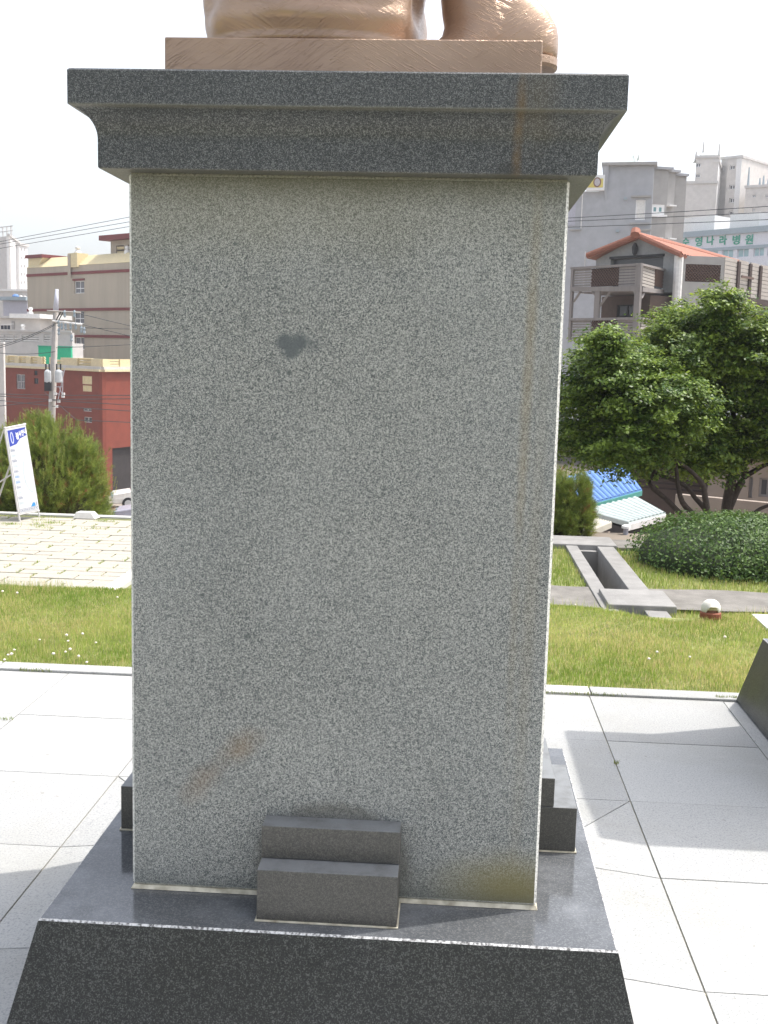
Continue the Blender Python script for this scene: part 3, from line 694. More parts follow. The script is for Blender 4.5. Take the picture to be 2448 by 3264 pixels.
def shoots(name, pts, dirs, length, needle, cols, mat, parent, per=34):
    """pine shoots: a bottle-brush of needles about each short twig"""
    n = len(pts); T_ = np.repeat(np.arange(n), per); u = rng.uniform(0.05, 1, n*per)
    D = dirs[T_]; base = pts[T_]+D*(u*length[T_])[:, None]
    r = rng.normal(0, 1, (n*per, 3)); side = unit(np.cross(D, r)); nd = unit(D*.85+side*.75)
    L = needle*rng.uniform(.6, 1.1, n*per); w = unit(np.cross(nd, rng.normal(0, 1, (n*per, 3))))*.0016
    V = np.stack([base-w, base+w, base+nd*L[:, None]], 1).reshape(-1, 3)
    F = np.arange(len(V)).reshape(-1, 3)
    return arrays(name, V, F, mat, parent, np.repeat(cols[T_]*rng.uniform(.8, 1.25, (n*per, 1)), 3, 0))
def pine(label, cx, pcx, halfw_px, top_px, bot_px, Y, n, nc, seed):
    c = at(pcx, bot_px, Y); R_ = halfw_px*(Y+2.5)/2440; top = at(pcx, top_px, Y)[2]; z0 = c[2]-.05; Hh = top-z0
    root = thing('pine_shrub', label, 'shrub', (c[0], Y, z0), 'rounded dwarf pines')
    nb_ = max(30, n//34)
    dc = unit(rng.normal(0, 1, (nb_, 3))); dc[:, 2] = np.abs(dc[:, 2])*1.0-.18; dc = unit(dc); rc = rng.uniform(.80, 1.03, nb_)
    ci = rng.integers(0, nb_, n); d = unit(dc[ci]+rng.normal(0, .13, (n, 3)))
    k = rc[ci]*rng.uniform(.78, 1.0, n)
    lump = 1+.10*fbm(d[:, 0]*2, d[:, 2]*2+d[:, 1], 2.2, seed)
    P = np.array([c[0], Y, z0+.18*Hh])+d*(k*lump)[:, None]*np.array([R_, R_*.95, Hh*.80])
    P[:, 2] = np.maximum(P[:, 2], z0+.02)
    dirs = unit(d*.7+np.array([0, 0, .75])+rng.normal(0, .28, (n, 3)))
    t = np.clip(rng.normal(.5, .25, (n, 1)), 0, 1)
    cols = np.array([.085, .135, .028])*(1-t)+np.array([.26, .32, .06])*t
    br = rng.random(n) < .05; cols[br] = np.array([.24, .11, .05])
    shoots('foliage', P, dirs, rng.uniform(.07, .15, n), .075, cols, MT['needle'], root, 36)
    d2 = unit(rng.normal(0, 1, (nc, 3))); d2[:, 2] = np.abs(d2[:, 2])*.9+.1; d2 = unit(d2)
    P2 = np.array([c[0], Y, z0+.18*Hh])+d2*np.array([R_, R_*.95, Hh*.80])*rng.uniform(.9, 1.06, (nc, 1))
    up = unit(np.array([0, 0, 1.])+d2*.15+rng.normal(0, .08, (nc, 3)))
    shoots('candle_shoots', P2, up, rng.uniform(.06, .17, nc), .024, np.tile(np.array([.24, .26, .065]), (nc, 1)), MT['needle'], root, 60)
    q = MB()
    for k in range(7):
        a = k*.9+.3; q.tube([(c[0], Y, z0-.1), (c[0]+.2*R_*math.cos(a), Y+.2*R_*math.sin(a), z0+Hh*.3), (c[0]+.62*R_*math.cos(a), Y+.6*R_*math.sin(a), z0+Hh*.62)], [.03, .02, .008], 6)
    q.build('branches', MT['bark'], root)
    # the inner mass of twigs and old needles
    rings = []
    for k in range(8):
        v = math.pi*.5*k/7; rings.append([(c[0]+R_*.72*math.cos(v)*math.cos(a)*(1+.08*math.sin(3*a+k)), Y+R_*.68*math.cos(v)*math.sin(a), z0+.02+Hh*.74*math.sin(v)) for a in [2*math.pi*j/18 for j in range(18)]])
    m = MB(); m.loft(rings); m.build('inner_twigs', mat_simple('pine_inner_twigs', (.055, .05, .022), .5, 40, bump=.6), root, smooth=True)
    return root
pine('big rounded dwarf pine behind the white notice board', 0, 92, 152, 902, 1122, 11.2, 5200, 260, 3)
pine('small upright dwarf pine tucked beside the granite shaft, left of the blue roof', 0, 1222, 52, 1012, 1150, 10.1, 1500, 40, 5)

# clipped hedge on the right
hg = thing('clipped_hedge', 'low dense clipped green hedge on the right of the drain', 'hedge', (3.6, 8.4, -.33))
def hedge_pt(n):
    a = rng.uniform(0, 1, n); v = unit(rng.normal(0, 1, (n, 3))); v[:, 2] = np.abs(v[:, 2])
    cx = 2.80+a*3.35; px_ = cx+v[:, 0]*.88; py_ = 8.45+v[:, 1]*1.0+.12*np.sin(cx*2.2); hz = .50+.04*np.sin(cx*3)
    lump = 1+.07*fbm(px_*3, py_*3+v[:, 2]*3, 2.0, 8)
    return np.stack([cx+v[:, 0]*.88*lump, py_, -.33+np.maximum(.0, v[:, 2]**.75)*hz*lump], 1), v
P, v = hedge_pt(130000)
P -= v*rng.uniform(0, .10, (len(P), 1))
t = np.clip(rng.normal(.4, .25, (len(P), 1))+.25*fbm(P[:, 0]*4, P[:, 1]*4+P[:, 2]*5, 2, 2)[:, None], 0, 1)
leaf_cards(P, unit(v+np.array([0, 0, .5])+rng.normal(0, .55, v.shape)), rng.uniform(.022, .042, len(P)), np.array([.028, .068, .013])*(1-t)+np.array([.115, .195, .035])*t, 'foliage', MT['hedgeleaf'], hg, .6)
rings = []
for k in range(9):
    v_ = math.pi*.5*k/8
    rr_ = []
    for j in range(40):
        a = 2*math.pi*j/40; c, s_ = math.cos(a), math.sin(a); cx = 2.80 if c < 0 else 6.15
        rr_.append((cx+c*.72*math.cos(v_), 8.45+s_*.82*math.cos(v_), -.33+max(0, math.sin(v_))**.75*.38))
    rings.append(rr_)
q = MB(); q.loft(rings); q.build('inner_twigs', mat_simple('hedge_inner_twigs', (.030, .045, .018), .4, 30, bump=.6), hg, smooth=True)

# ------------------------------------------------------------------ notice board on an easel (left)
nbo = [Vector(at(*p)) for p in ((44, 1127, 9.42), (88, 1118, 9.78), (55, 913, 9.92), (10, 922, 9.55))]   # foot left, foot right, top right, top left
sg = thing('notice_board', 'white volunteer notice board leaning on a metal easel at the edge of the paving', 'notice board', tuple((nbo[0]+nbo[1])/2))
fl, fr, tr_, tl = nbo
def S(u, v, w=0.0):                        # board coordinates: u across, v up, w out of the face
    p = (fl*(1-u)+fr*u)*(1-v)+(tl*(1-u)+tr_*u)*v
    return p+SN*w
SN = ((fr-fl).cross(tl-fl)).normalized()
if SN.y > 0: SN = -SN
def sheet(pts, w0, w1, mat, name, parent, q=None):
    m = q or MB(); n = len(pts)
    vs = [S(u, v, w1) for u, v in pts]+[S(u, v, w0) for u, v in pts]
    m.add(vs, [tuple(range(n)), tuple(range(2*n-1, n-1, -1))]+[(k, (k+1) % n, n+(k+1) % n, n+k) for k in range(n)])
    return m if q is not None else m.build(name, mat, parent)
def rect(u0, u1, v0, v1): return [(u0, v0), (u1, v0), (u1, v1), (u0, v1)]
panel = sheet(rect(.035, .965, .085, .975), -.008, .004, MT['boardface'], 'board_panel', sg)
for u in (.02, .98):
    q = MB(); q.tube([S(u, 0, -.012), S(u, 1, -.012)], .012, 8); q.build('leg', MT['steel'], sg)
q = MB(); q.tube([S(-.01, .985, -.006), S(1.01, .985, -.006)], .011, 8); q.build('top_rail', MT['steel'], sg)
q = MB(); q.tube([S(0, .075, -.006), S(1, .075, -.006)], .010, 8); q.build('bottom_rail', MT['steel'], sg)
bk = Vector((-.62, .15, 0))
for u, vv in ((.02, .97), (.98, .97)):
    top_ = S(u, vv, -.02); ft = top_+Vector((-.42, .10, 0)); ft.z = TZ-.01
    q = MB(); q.tube([top_, ft], .011, 8); q.build('leg', MT['steel'], sg)
a_, b_ = S(.02, .50, -.02), S(.02, .97, -.02)+Vector((-.30, .07, -.72))
q = MB(); q.tube([a_, b_], .009, 6); q.build('brace', MT['steel'], sg)
hd = sheet([(.075, .785), (.40, .800), (.60, .850), (.93, .872), (.93, .955), (.075, .955)], .0045, .0052, MT['navy'], 'header_print', sg)
q = MB(); pts = []
n = 24
for k in range(n):
    a = 2*math.pi*k/n; a2 = 2*math.pi*(k+1)/n
    o1 = [(.235+.075*math.cos(a), .872+.062*math.sin(a)), (.235+.075*math.cos(a2), .872+.062*math.sin(a2)), (.235+.040*math.cos(a2), .872+.048*math.sin(a2)), (.235+.040*math.cos(a), .872+.048*math.sin(a))]
    sheet(o1, .0053, .0058, None, None, None, q)
q.build('emblem', MT['inklilac'], sg)
def text_mesh(s, name, mat, parent, O, U, Vv, Nn, size, width=None, bold=.0):
    cu = bpy.data.curves.new(name+'_curve', 'FONT'); cu.body = s; cu.size = 1.0; cu.extrude = .02; cu.offset = bold; cu.align_x = 'CENTER'; cu.align_y = 'CENTER'; cu.resolution_u = 2
    to = bpy.data.objects.new(name+'_text', cu); COL.objects.link(to)
    dg = bpy.context.evaluated_depsgraph_get(); me0 = bpy.data.meshes.new_from_object(to.evaluated_get(dg))
    bpy.data.objects.remove(to); bpy.data.curves.remove(cu)
    co = np.zeros(len(me0.vertices)*3); me0.vertices.foreach_get('co', co); co = co.reshape(-1, 3)
    if len(co) == 0: return None
    wd = np.ptp(co[:, 0]); hgt = np.ptp(co[:, 1]); cx_, cy_ = (co[:, 0].max()+co[:, 0].min())/2, (co[:, 1].max()+co[:, 1].min())/2
    sx = (width/wd if width else size/hgt); sy = size/hgt
    o0 = org(parent)
    for vtx, c in zip(me0.vertices, co):
        p = Vector(O)+Vector(U)*((c[0]-cx_)*sx)+Vector(Vv)*((c[1]-cy_)*sy)+Vector(Nn)*(c[2]*sy)
        vtx.co = p-o0
    me0.materials.clear(); me0.materials.append(mat)
    o = link(bpy.data.objects.new(name, me0)); o.parent = parent; ORG[o.name] = o0; return o
Uv = (fr-fl).normalized(); Vv = (tl-fl).normalized()
W_ = (fr-fl).length; L_ = (tl-fl).length
for k, ch in enumerate('봉사안내'):
    text_mesh(ch, 'letter', MT['white'], sg, S(.49+.135*k, .893+.006*k-.012*(k == 0), .0056), Uv, Vv, SN, .062*L_ if k else .075*L_, .12*W_ if k else .15*W_, .02)
icons = []
for k in range(11):
    v1 = .742-.0555*k; c = ['inkgrey', 'inkpale', 'inkgrey', 'inkpale', 'inkgrey', 'inkblue', 'inkblue', 'inkgrey', 'inkpale', 'inkgrey', 'inkpale'][k]
    q = MB()
    sheet(rect(.085, .28, v1-.012, v1-.009), .0045, .005, None, None, None, q); sheet(rect(.085, .26, v1+.011, v1+.014), .0045, .005, None, None, None, q)
    sheet(rect(.085, .10, v1-.009, v1+.011), .0045, .005, None, None, None, q); sheet(rect(.265, .28, v1-.009, v1+.008), .0045, .005, None, None, None, q)
    for j in range(3): sheet(rect(.125+.045*j, .15+.045*j, v1-.006, v1+.006), .0045, .005, None, None, None, q)
    q.build('list_icon', MT[c], sg)
sheet([(.60, .130), (.84, .133), (.82, .168), (.72, .172), (.66, .150)], .0045, .005, MT['inkblue'], 'wave_print', sg)
q = MB()
for u0, u1, v0, v1 in ((.08, .93, .122, .126), (.08, .93, .096, .099), (.08, .10, .099, .122), (.915, .93, .099, .122)): sheet(rect(u0, u1, v0, v1), .0045, .005, None, None, None, q)
for j in range(9): sheet(rect(.14+.085*j, .19+.085*j, .106, .115), .0045, .005, None, None, None, q)
q.build('footer_print', MT['inkgrey'], sg)
q = MB()
for k in range(14):
    a = math.radians(110+k*11); a2 = math.radians(110+(k+1)*11)
    sheet([(.86+.36*math.cos(a), .47+.20*math.sin(a)), (.86+.36*math.cos(a2), .47+.20*math.sin(a2)), (.86+.33*math.cos(a2), .47+.19*math.sin(a2)), (.86+.33*math.cos(a), .47+.19*math.sin(a))], .0045, .0048, None, None, None, q)
q.build('arc_print', MT['inkpale'], sg)
sheet(rect(.875, .90, .135, .175), .0045, .005, MT['inkgrey'], 'tower_print', sg)

# ------------------------------------------------------------------ buildings
REF = 700                                  # height in the photograph at which a wall's two columns were measured
class Facade:
    """an upright wall plane between two measured columns; u along it, w into the building, z up"""
    def __init__(s, a, b_):
        s.A = at(a[0], REF, a[1])[:2]; s.B = at(b_[0], REF, b_[1])[:2]
        d = s.B-s.A; s.L = float(np.linalg.norm(d)); s.d = d/s.L; s.n = np.array([-s.d[1], s.d[0]])
    def T(s, u, w, z): p = s.A+s.d*u+s.n*w; return (p[0], p[1], z)
    def uz(s, px, py):
        r = ray(px, py); k = np.dot(s.A-CAMP[:2], s.n)/np.dot(r[:2], s.n); p = CAMP+r*k
        return float(np.dot(p[:2]-s.A, s.d)), float(p[2])
    def rect(s, x0, y0, x1, y1):
        xm, ym = (x0+x1)/2, (y0+y1)/2
        return s.uz(x0, ym)[0], s.uz(x1, ym)[0], s.uz(xm, y1)[1], s.uz(xm, y0)[1]
    def off(s, w):
        f = Facade.__new__(Facade); f.A = s.A+s.n*w; f.B = s.B+s.n*w; f.L, f.d, f.n = s.L, s.d, s.n; return f
def wall(F, u0, u1, z0, z1, depth, holes, mat, parent, name='wall', rec=.12, body=True):
    q = MB(); us = sorted({u0, u1, *[h[0] for h in holes], *[h[1] for h in holes]}); zs = sorted({z0, z1, *[h[2] for h in holes], *[h[3] for h in holes]})
    for i in range(len(us)-1):
        for j in range(len(zs)-1):
            um, zm = (us[i]+us[i+1])/2, (zs[j]+zs[j+1])/2
            if any(h[0] < um < h[1] and h[2] < zm < h[3] for h in holes): continue
            q.quad(F.T(us[i], 0, zs[j]), F.T(us[i+1], 0, zs[j]), F.T(us[i+1], 0, zs[j+1]), F.T(us[i], 0, zs[j+1]))
    for a, b_, c, d in holes:
        q.quad(F.T(a, 0, c), F.T(a, rec, c), F.T(b_, rec, c), F.T(b_, 0, c)); q.quad(F.T(a, 0, d), F.T(b_, 0, d), F.T(b_, rec, d), F.T(a, rec, d))
        q.quad(F.T(a, 0, c), F.T(a, 0, d), F.T(a, rec, d), F.T(a, rec, c)); q.quad(F.T(b_, 0, c), F.T(b_, rec, c), F.T(b_, rec, d), F.T(b_, 0, d))
    if body:
        q.quad(F.T(u1, 0, z0), F.T(u1, depth, z0), F.T(u1, depth, z1), F.T(u1, 0, z1)); q.quad(F.T(u0, depth, z0), F.T(u0, 0, z0), F.T(u0, 0, z1), F.T(u0, depth, z1))
        q.quad(F.T(u1, depth, z0), F.T(u0, depth, z0), F.T(u0, depth, z1), F.T(u1, depth, z1)); q.quad(F.T(u0, 0, z1), F.T(u1, 0, z1), F.T(u1, depth, z1), F.T(u0, depth, z1))
    return q.build(name, mat, parent)
def window(F, h, parent, glass, frame=None, rec=.12, fw=.06, split='v', name='window'):
    a, b_, c, d = h; q = MB(); w0, w1 = rec-.05, rec+.02
    q.box(a, a+fw, w0, w1, c, d, F.T); q.box(b_-fw, b_, w0, w1, c, d, F.T); q.box(a+fw, b_-fw, w0, w1, c, c+fw, F.T); q.box(a+fw, b_-fw, w0, w1, d-fw, d, F.T)
    if 'v' in split: m = (a+b_)/2; q.box(m-fw/2, m+fw/2, w0, w1, c+fw, d-fw, F.T)
    if 'h' in split: m = c+(d-c)*.4; q.box(a+fw, b_-fw, w0-.01, w1, m-fw/2, m+fw/2, F.T)
    o = q.build(name, frame or MT['white'], parent)
    q = MB(); q.quad(F.T(a, rec, c), F.T(b_, rec, c), F.T(b_, rec, d), F.T(a, rec, d)); q.build('pane', glass, o)
    return o
def slab(F, u0, u1, w0, w1, z0, z1, mat, parent, name, **k):
    q = MB(); q.box(u0, u1, w0, w1, z0, z1, F.T); return q.build(name, mat, parent, **k)
def rootat(F, z, name, label, cat='building', **k):
    p = F.T(0, 0, z); return thing(name, label, cat, p, **k)
c1 = lambda x, y: (x/5.44, 406.6+y/5.44)
c2 = lambda x, y: (x/5.44, 745.5+y/5.44)
c7 = lambda x, y: (x/5.44, 474.4+y/5.44)
c3 = lambda x, y: ((1750+x/2.377)/1.4756, (450+y/2.377)/1.4756)

# --- red brick building
F = Facade((c2(40, 0)[0], 93), (c2(1195, 0)[0], 85)); GZ = -10.4
FR = Facade((c2(1195, 0)[0], 85), (330, 91))
rb = rootat(F, GZ, 'brick_building', 'red brick building with a cream parapet behind the pine shrub')
zb = F.uz(*c2(600, 285))[1]; zc = F.uz(*c2(600, 228))[1]; zt = F.uz(*c2(600, 142))[1]
hs = {k: F.rect(*c2(*v[:2]), *c2(*v[2:])) for k, v in dict(a=(190, 345, 295, 515), b=(400, 300, 440, 355), c=(400, 390, 450, 455), d=(970, 365, 1080, 460), e=(975, 475, 1078, 545), f=(975, 745, 1075, 780), g=(985, 845, 1080, 910)).items()}
wall(F, 0, F.L, GZ, zb, .35, list(hs.values()), MT['red'], rb)
q = MB(); q.add([F.T(0, .2, zb-.2), F.T(F.L, .2, zb-.2), FR.T(FR.L, .2, zb-.2), F.T(0, 13, zb-.2)], [(0, 1, 2, 3)]); q.build('flat_roof', MT['concrete'], rb)
hr = [FR.uz(*c2(1320, 1300))[0], FR.L, GZ, FR.uz(*c2(1400, 1205))[1]]
wall(FR, 0, FR.L, GZ, zb, .3, [hr], MT['red'], rb, rec=.25)
slab(FR, hr[0]+.01, hr[1]-.01, .24, .29, hr[2], hr[3]-.01, MT['void'], rb, 'shop_opening')
for k, gls in (('a', 'greyglass'), ('b', 'dark'), ('c', 'greyglass'), ('f', 'greyglass'), ('g', 'dark')):
    window(F, hs[k], rb, MT[gls], MT['black'] if k in 'bc' else MT['steel'], fw=.05, split='v')
for k, sp in (('d', ''), ('e', 'v')): window(F, hs[k], rb, MT['cream'], MT['creamshade'], split=sp, fw=.05, rec=.05)
q = MB()
for j in range(4):
    u = lerp(hs['a'][0], hs['a'][1], .3+.18*j); q.box(u, u+.04, -.06, -.02, hs['a'][2], lerp(hs['a'][2], hs['a'][3], .55), F.T)
q.box(hs['a'][0]+.2, hs['a'][1], -.06, -.02, hs['a'][2]+.6, hs['a'][2]+.65, F.T); q.build('window_grille', MT['fleshgrey'], rb)
for FF, L0, L1 in ((F, -.25, F.L+.0), (FR, .0, FR.L)):
    slab(FF, L0, L1, -.28, .3, zb+.001, zb+(zc-zb)*.45, MT['creamshade'], rb, 'cornice_band'); slab(FF, L0, L1, -.18, .3, zb+(zc-zb)*.46, zc, MT['palegrey'], rb, 'cornice_band')
segs = [(40, 95, 0), (95, 185, 1), (185, 230, 0), (230, 318, 1), (318, 365, 0), (365, 450, 1), (450, 500, 0), (500, 517, 1), (590, 630, 0), (655, 725, 2), (725, 912, 0), (912, 1080, 1), (1080, 1195, 0)]
for a, b_, k in segs:
    u0, u1 = F.uz(*c2(a, 180))[0], F.uz(*c2(b_, 180))[0]
    if k == 0: slab(F, u0, u1, -.1, .25, zc+.001, zt, MT['creamshade'], rb, 'parapet_block')
    else:
        for j in range(3 if k == 1 else 2):
            z_ = lerp(zc, zt, (.02, .38, .74)[j]); q = MB(); q.hexa([F.T(u0+.01, .1, z_), F.T(u1-.01, .1, z_), F.T(u1-.01, .22, z_), F.T(u0+.01, .22, z_), F.T(u0+.01, .0, z_+.28*(zt-zc)), F.T(u1-.01, .0, z_+.28*(zt-zc)), F.T(u1-.01, .14, z_+.30*(zt-zc)), F.T(u0+.01, .14, z_+.30*(zt-zc))]); q.build('parapet_slat', MT['cream'], rb)
for a, b_, k in ((1195, 1280, 0), (1280, 1400, 1), (1400, 1700, 0)):
    u0, u1 = FR.uz(*c2(a, 180))[0], FR.uz(*c2(b_, 180))[0]
    if k == 0: slab(FR, u0, u1, -.1, .25, zc+.001, zt, MT['cream'], rb, 'parapet_block')
    else:
        for j in range(3): slab(FR, u0+.01, u1-.01, .0, .12, lerp(zc, zt, .03+.34*j), lerp(zc, zt, .30+.34*j), MT['cream'], rb, 'parapet_slat')
# roof shed
F2 = Facade((c1(445, 0)[0], 96), (c1(862, 0)[0], 96.5))
z1 = F2.uz(*c1(650, 1862))[1]
gs = rootat(F2, zc-1, 'roof_shed', 'bright green boxy shed on the brick building roof', 'shed')
slab(F2, 0, F2.L-.25, 0, .9, zc-1.6, z1, MT['green'], gs, 'shed_body'); slab(F2, -.06, F2.L-.2, -.08, 1.0, z1+.002, z1+.07, MT['signgreen'], gs, 'shed_lid')

# --- beige building
F = Facade((c1(328, 0)[0], 122), (330, 108)); GZ = -10.5
bb = rootat(F, GZ, 'apartment_block', 'tall beige block with red trim and a sunlit slanting parapet')
ze = F.uz(*c1(900, 905))[1]; zr = F.uz(*c1(330, 1040))[1]
hw = [F.rect(*c1(*a), *c1(*b_)) for a, b_ in (((872, 1088), (990, 1235)), ((868, 1440), (988, 1590)), ((880, 1750), (992, 1895)))]
wall(F, 0, F.L, GZ, ze, 12, hw, MT['beige'], bb, rec=.2)
for k, h in enumerate(hw):
    window(F, h, bb, MT['greyglass'], MT['white'], rec=.2, split='hv' if k < 2 else 'hv', fw=.07)
    slab(F, h[0]-.15, h[1]+.1, -.12, -.002, h[3]+.01, h[3]+.22, MT['redtrim'], bb, 'lintel')
for k, (zz, a) in enumerate(((F.uz(*c1(900, 1000))[1], 0), (F.uz(*c1(1200, 1425))[1], 0), (F.uz(*c1(1200, 1743))[1], F.uz(*c1(990, 1743))[0]+.1))):
    slab(F, a, F.L, -.10, -.002, zz-.12, zz+.16, MT['redtrim'], bb, 'trim_band')
up = F.uz(*c1(900, 778))[1]
q = MB(); q.hexa([F.T(-.05, -.05, ze+.002), F.T(F.L, -.05, ze+.002), F.T(F.L, 1.6, ze+.002), F.T(-.05, 1.6, ze+.002), F.T(.9, 1.2, up), F.T(F.L, 1.2, up), F.T(F.L, 1.6, up), F.T(.9, 1.6, up)]); q.build('slanting_parapet', MT['cream'], bb)
u0, u1 = F.uz(*c1(295, 830))[0], F.uz(*c1(490, 830))[0]
q = MB(); q.hexa([F.T(-.1, .25, ze+.003), F.T(u1-1.2, .25, ze+.003), F.T(u1-1.2, 3, ze+.003), F.T(-.1, 3, ze+.003), F.T(-.1, .25, up-.05), F.T(u1-.2, .25, up-.05), F.T(u1-.2, 3, up-.05), F.T(-.1, 3, up-.05)]); q.build('gable_end', MT['cream'], bb)
slab(F, u0, u1, .0, 3.2, up-.04, up+.30, MT['redtrim'], bb, 'gable_cap')
u0, u1 = F.uz(*c1(822, 850))[0], F.uz(*c1(930, 850))[0]; zz = F.uz(*c1(870, 765))[1]
ch = slab(F, u0, u1, -.25, 1.1, ze-.2, zz, MT['cream'], bb, 'chimney')
slab(F, u0, lerp(u0, u1, .3), -.30, -.255, ze-1.2, zz-.1, MT['beige'], bb, 'flue')
um = (u0+u1)/2; p = Vector(F.T(um, .4, zz))
q = MB(); q.loft([ring(p.x, p.y, r, r, p.z+h_, 14, 2) for r, h_ in ((.42, .01), (.4, .12), (.2, .32), (.16, .42))]); q.loft([ring(p.x, p.y, r, r, p.z+h_, 14, 2) for r, h_ in ((.16, .42), (.27, .5), (.27, .68), (.1, .76))]); q.build('roof_ventilator', MT['offwhite'], ch, smooth=True)
u0 = F.uz(*c1(1117, 700))[0]; zp = F.uz(*c1(1300, 585))[1]
FP = F.off(1.9)
hp = [(lerp(u0, F.L, a), lerp(u0, F.L, b_), zp-1.9, zp-.5) for a, b_ in ((.10, .24), (.31, .45), (.50, .64), (.70, .84))]
wall(FP, u0, F.L, ze, zp, 6, hp, MT['beige'], bb, 'penthouse_wall', rec=.4)
for h in hp:
    for j in range(3): slab(FP, h[0]+.02, h[1]-.02, .1, .2, lerp(h[2], h[3], .05+.33*j), lerp(h[2], h[3], .25+.33*j), MT['cream'], bb, 'parapet_slat')
slab(FP, u0-.8, F.L, -.9, 7, zp+.002, zp+.5, MT['redtrim'], bb, 'penthouse_roof')
slab(FP, lerp(u0, F.L, .4), F.L, 0, 5, zp+.51, zp+.85, MT['hospcap'], bb, 'penthouse_roof')
for uu in (1360, 1425):
    p = Vector(F.T(F.uz(*c1(uu, 720))[0], 1.4, up))
    q = MB(); q.loft([ring(p.x, p.y, r, r, p.z+h_, 12, 2) for r, h_ in ((.36, -.2), (.32, .18), (.13, .36), (.24, .44), (.24, .62), (.08, .70))]); q.build('roof_ventilator', MT['offwhite'], bb, smooth=True)

# --- pale tower far left
F = Facade((-60, 262), (c7(122, 0)[0], 250)); GZ = -6; FR = Facade((c7(122, 0)[0], 250), (c7(240, 0)[0], 268))
tw = rootat(F, GZ, 'apartment_tower', 'bright pale tower block farthest on the left skyline')
zt = F.uz(*c7(100, 192))[1]
wall(F, 0, F.L, GZ, zt, .4, [], MT['palegrey'], tw); wall(FR, 0, FR.L, GZ, zt, .5, [], MT['sunlittower'], tw)  # one tower: shade and sun painted as a greyer front, whiter side
slab(FR, -.3, FR.L+.3, -.3, .4, zt+.002, zt+.5, MT['palegrey'], tw, 'parapet')
FL = Facade((c7(242, 0)[0], 262), (c7(338, 0)[0], 266)); z2 = FL.uz(*c7(290, 315))[1]
hh = []
for yy in (355, 455, 550, 645, 740, 828):
    for xx in (251, 291): hh.append(FL.rect(*c7(xx-6, yy-18), *c7(xx+6, yy+16)))
wall(FL, 0, FL.L, GZ, z2, 10, hh, MT['sunlittower'], tw, rec=.3)
for h in hh: window(FL, h, tw, MT['dark'], MT['palegrey'], rec=.3, fw=.06, split='')
slab(FL, -.2, FL.L+.3, -.3, 10, z2+.002, z2+.6, MT['palegrey'], tw, 'parapet')
q = MB()
for k in range(6):
    u = F.L-1-k*1.9; q.box(u, u+.18, 1, 1.2, zt, zt+2.2, F.T)
q.box(F.L-12, F.L, 1, 1.15, zt+2.2, zt+2.4, F.T); q.box(F.L-12, F.L, 1, 1.15, zt+1.2, zt+1.35, F.T); q.build('roof_railing', MT['palegrey'], tw)
# --- grey wall block and lilac block below the tower
F = Facade((-60, 170), (c7(330, 0)[0], 168)); gw = rootat(F, -10, 'low_block', 'long pale grey flat-roofed block below the far left tower')
z1 = F.uz(*c7(200, 842))[1]; wall(F, 0, F.L, -10, z1, 14, [], MT['palegrey'], gw); slab(F, -.1, F.L+.1, -.2, 14.1, z1+.002, z1+.3, MT['offwhite'], gw, 'parapet')
F = Facade((c7(42, 0)[0], 140), (c7(322, 0)[0], 139)); lb = rootat(F, -10, 'low_block', 'lilac grey block with water tanks on its roof')
z1 = F.uz(*c7(200, 950))[1]; wall(F, 0, F.L, -10, z1, 10, [], MT['lilac'], lb); slab(F, -.5, F.L+.2, -.5, 10.2, z1+.002, z1+.45, MT['hospcap'], lb, 'roof_edge')
for k, (xx, r, m) in enumerate(((95, .42, 'bluesheet'), (158, .26, 'palegrey'), (203, .22, 'palegrey'), (265, .16, 'offwhite'), (300, .16, 'offwhite'))):
    p = Vector(F.T(F.uz(*c7(xx, 930))[0], 1.5, z1+.46))
    q = MB(); q.loft([ring(p.x, p.y, r*a, r*a, p.z+r*b_, 14, 2) for a, b_ in ((1, 0), (1, .35), (.85, .65), (.5, .9), (.1, 1.0))])
    tag(q.build('water_tank', MT[m], smooth=True, at=p), ['blue and white domed water tank on the lilac roof', 'grey roof tank next to the blue tank', 'smaller grey roof tank, third from the left', 'whitish low roof tank near the beige block', 'smallest whitish roof tank touching the beige block'][k], 'tank', 'tanks on the lilac roof')
# --- flat-roofed pale house with balustrade
F = Facade((-40, 104), (c1(845, 0)[0], 101)); fh = rootat(F, -10, 'flat_roof_house', 'pale flat-roofed house with white roof balustrade behind the utility pole', 'house')
z1 = F.uz(*c1(400, 1690))[1]; zba = F.uz(*c1(400, 1805))[1]
hb = [F.rect(*c1(a, 1722), *c1(b_, 1805)) for a, b_ in ((-60, 45), (50, 155), (160, 215), (255, 460), (510, 590))]
wall(F, 0, F.L, -10, z1, .35, hb, MT['palegrey'], fh, rec=.35)
slab(F, 0, F.L-.5, .36, 2.4, -10, zba-.05, MT['palegrey'], fh, 'house_body')
for h in hb:
    for j in range(3): slab(F, h[0]+.01, h[1]-.01, .08, .2, lerp(h[2], h[3], .06+.34*j), lerp(h[2], h[3], .26+.34*j), MT['offwhite'], fh, 'balustrade_rail')
slab(F, 0, F.L, -.12, .0, z1+.002, z1+.2, MT['palegrey'], fh, 'coping')
FP = F.off(3.0); u1 = FP.uz(*c1(470, 1600))[0]; u0 = FP.uz(*c1(205, 1600))[0]; z2 = FP.uz(*c1(330, 1530))[1]
wall(FP, -6, u1, zba-.1, z2, 4, [], MT['apt'], fh, 'stair_house')
slab(FP, u0-.3, u1+.6, -.8, 4.3, z2+.002, z2+.42, MT['offwhite'], fh, 'roof_slab'); slab(FP, -6, u0-.35, -.3, 4.1, z2+.002, z2+.2, MT['palegrey'], fh, 'roof_slab')
slab(FP, u0-.6, u0-.35, -.12, -.01, zba, z2-.3, MT['warmgrey'], fh, 'drain_pipe')
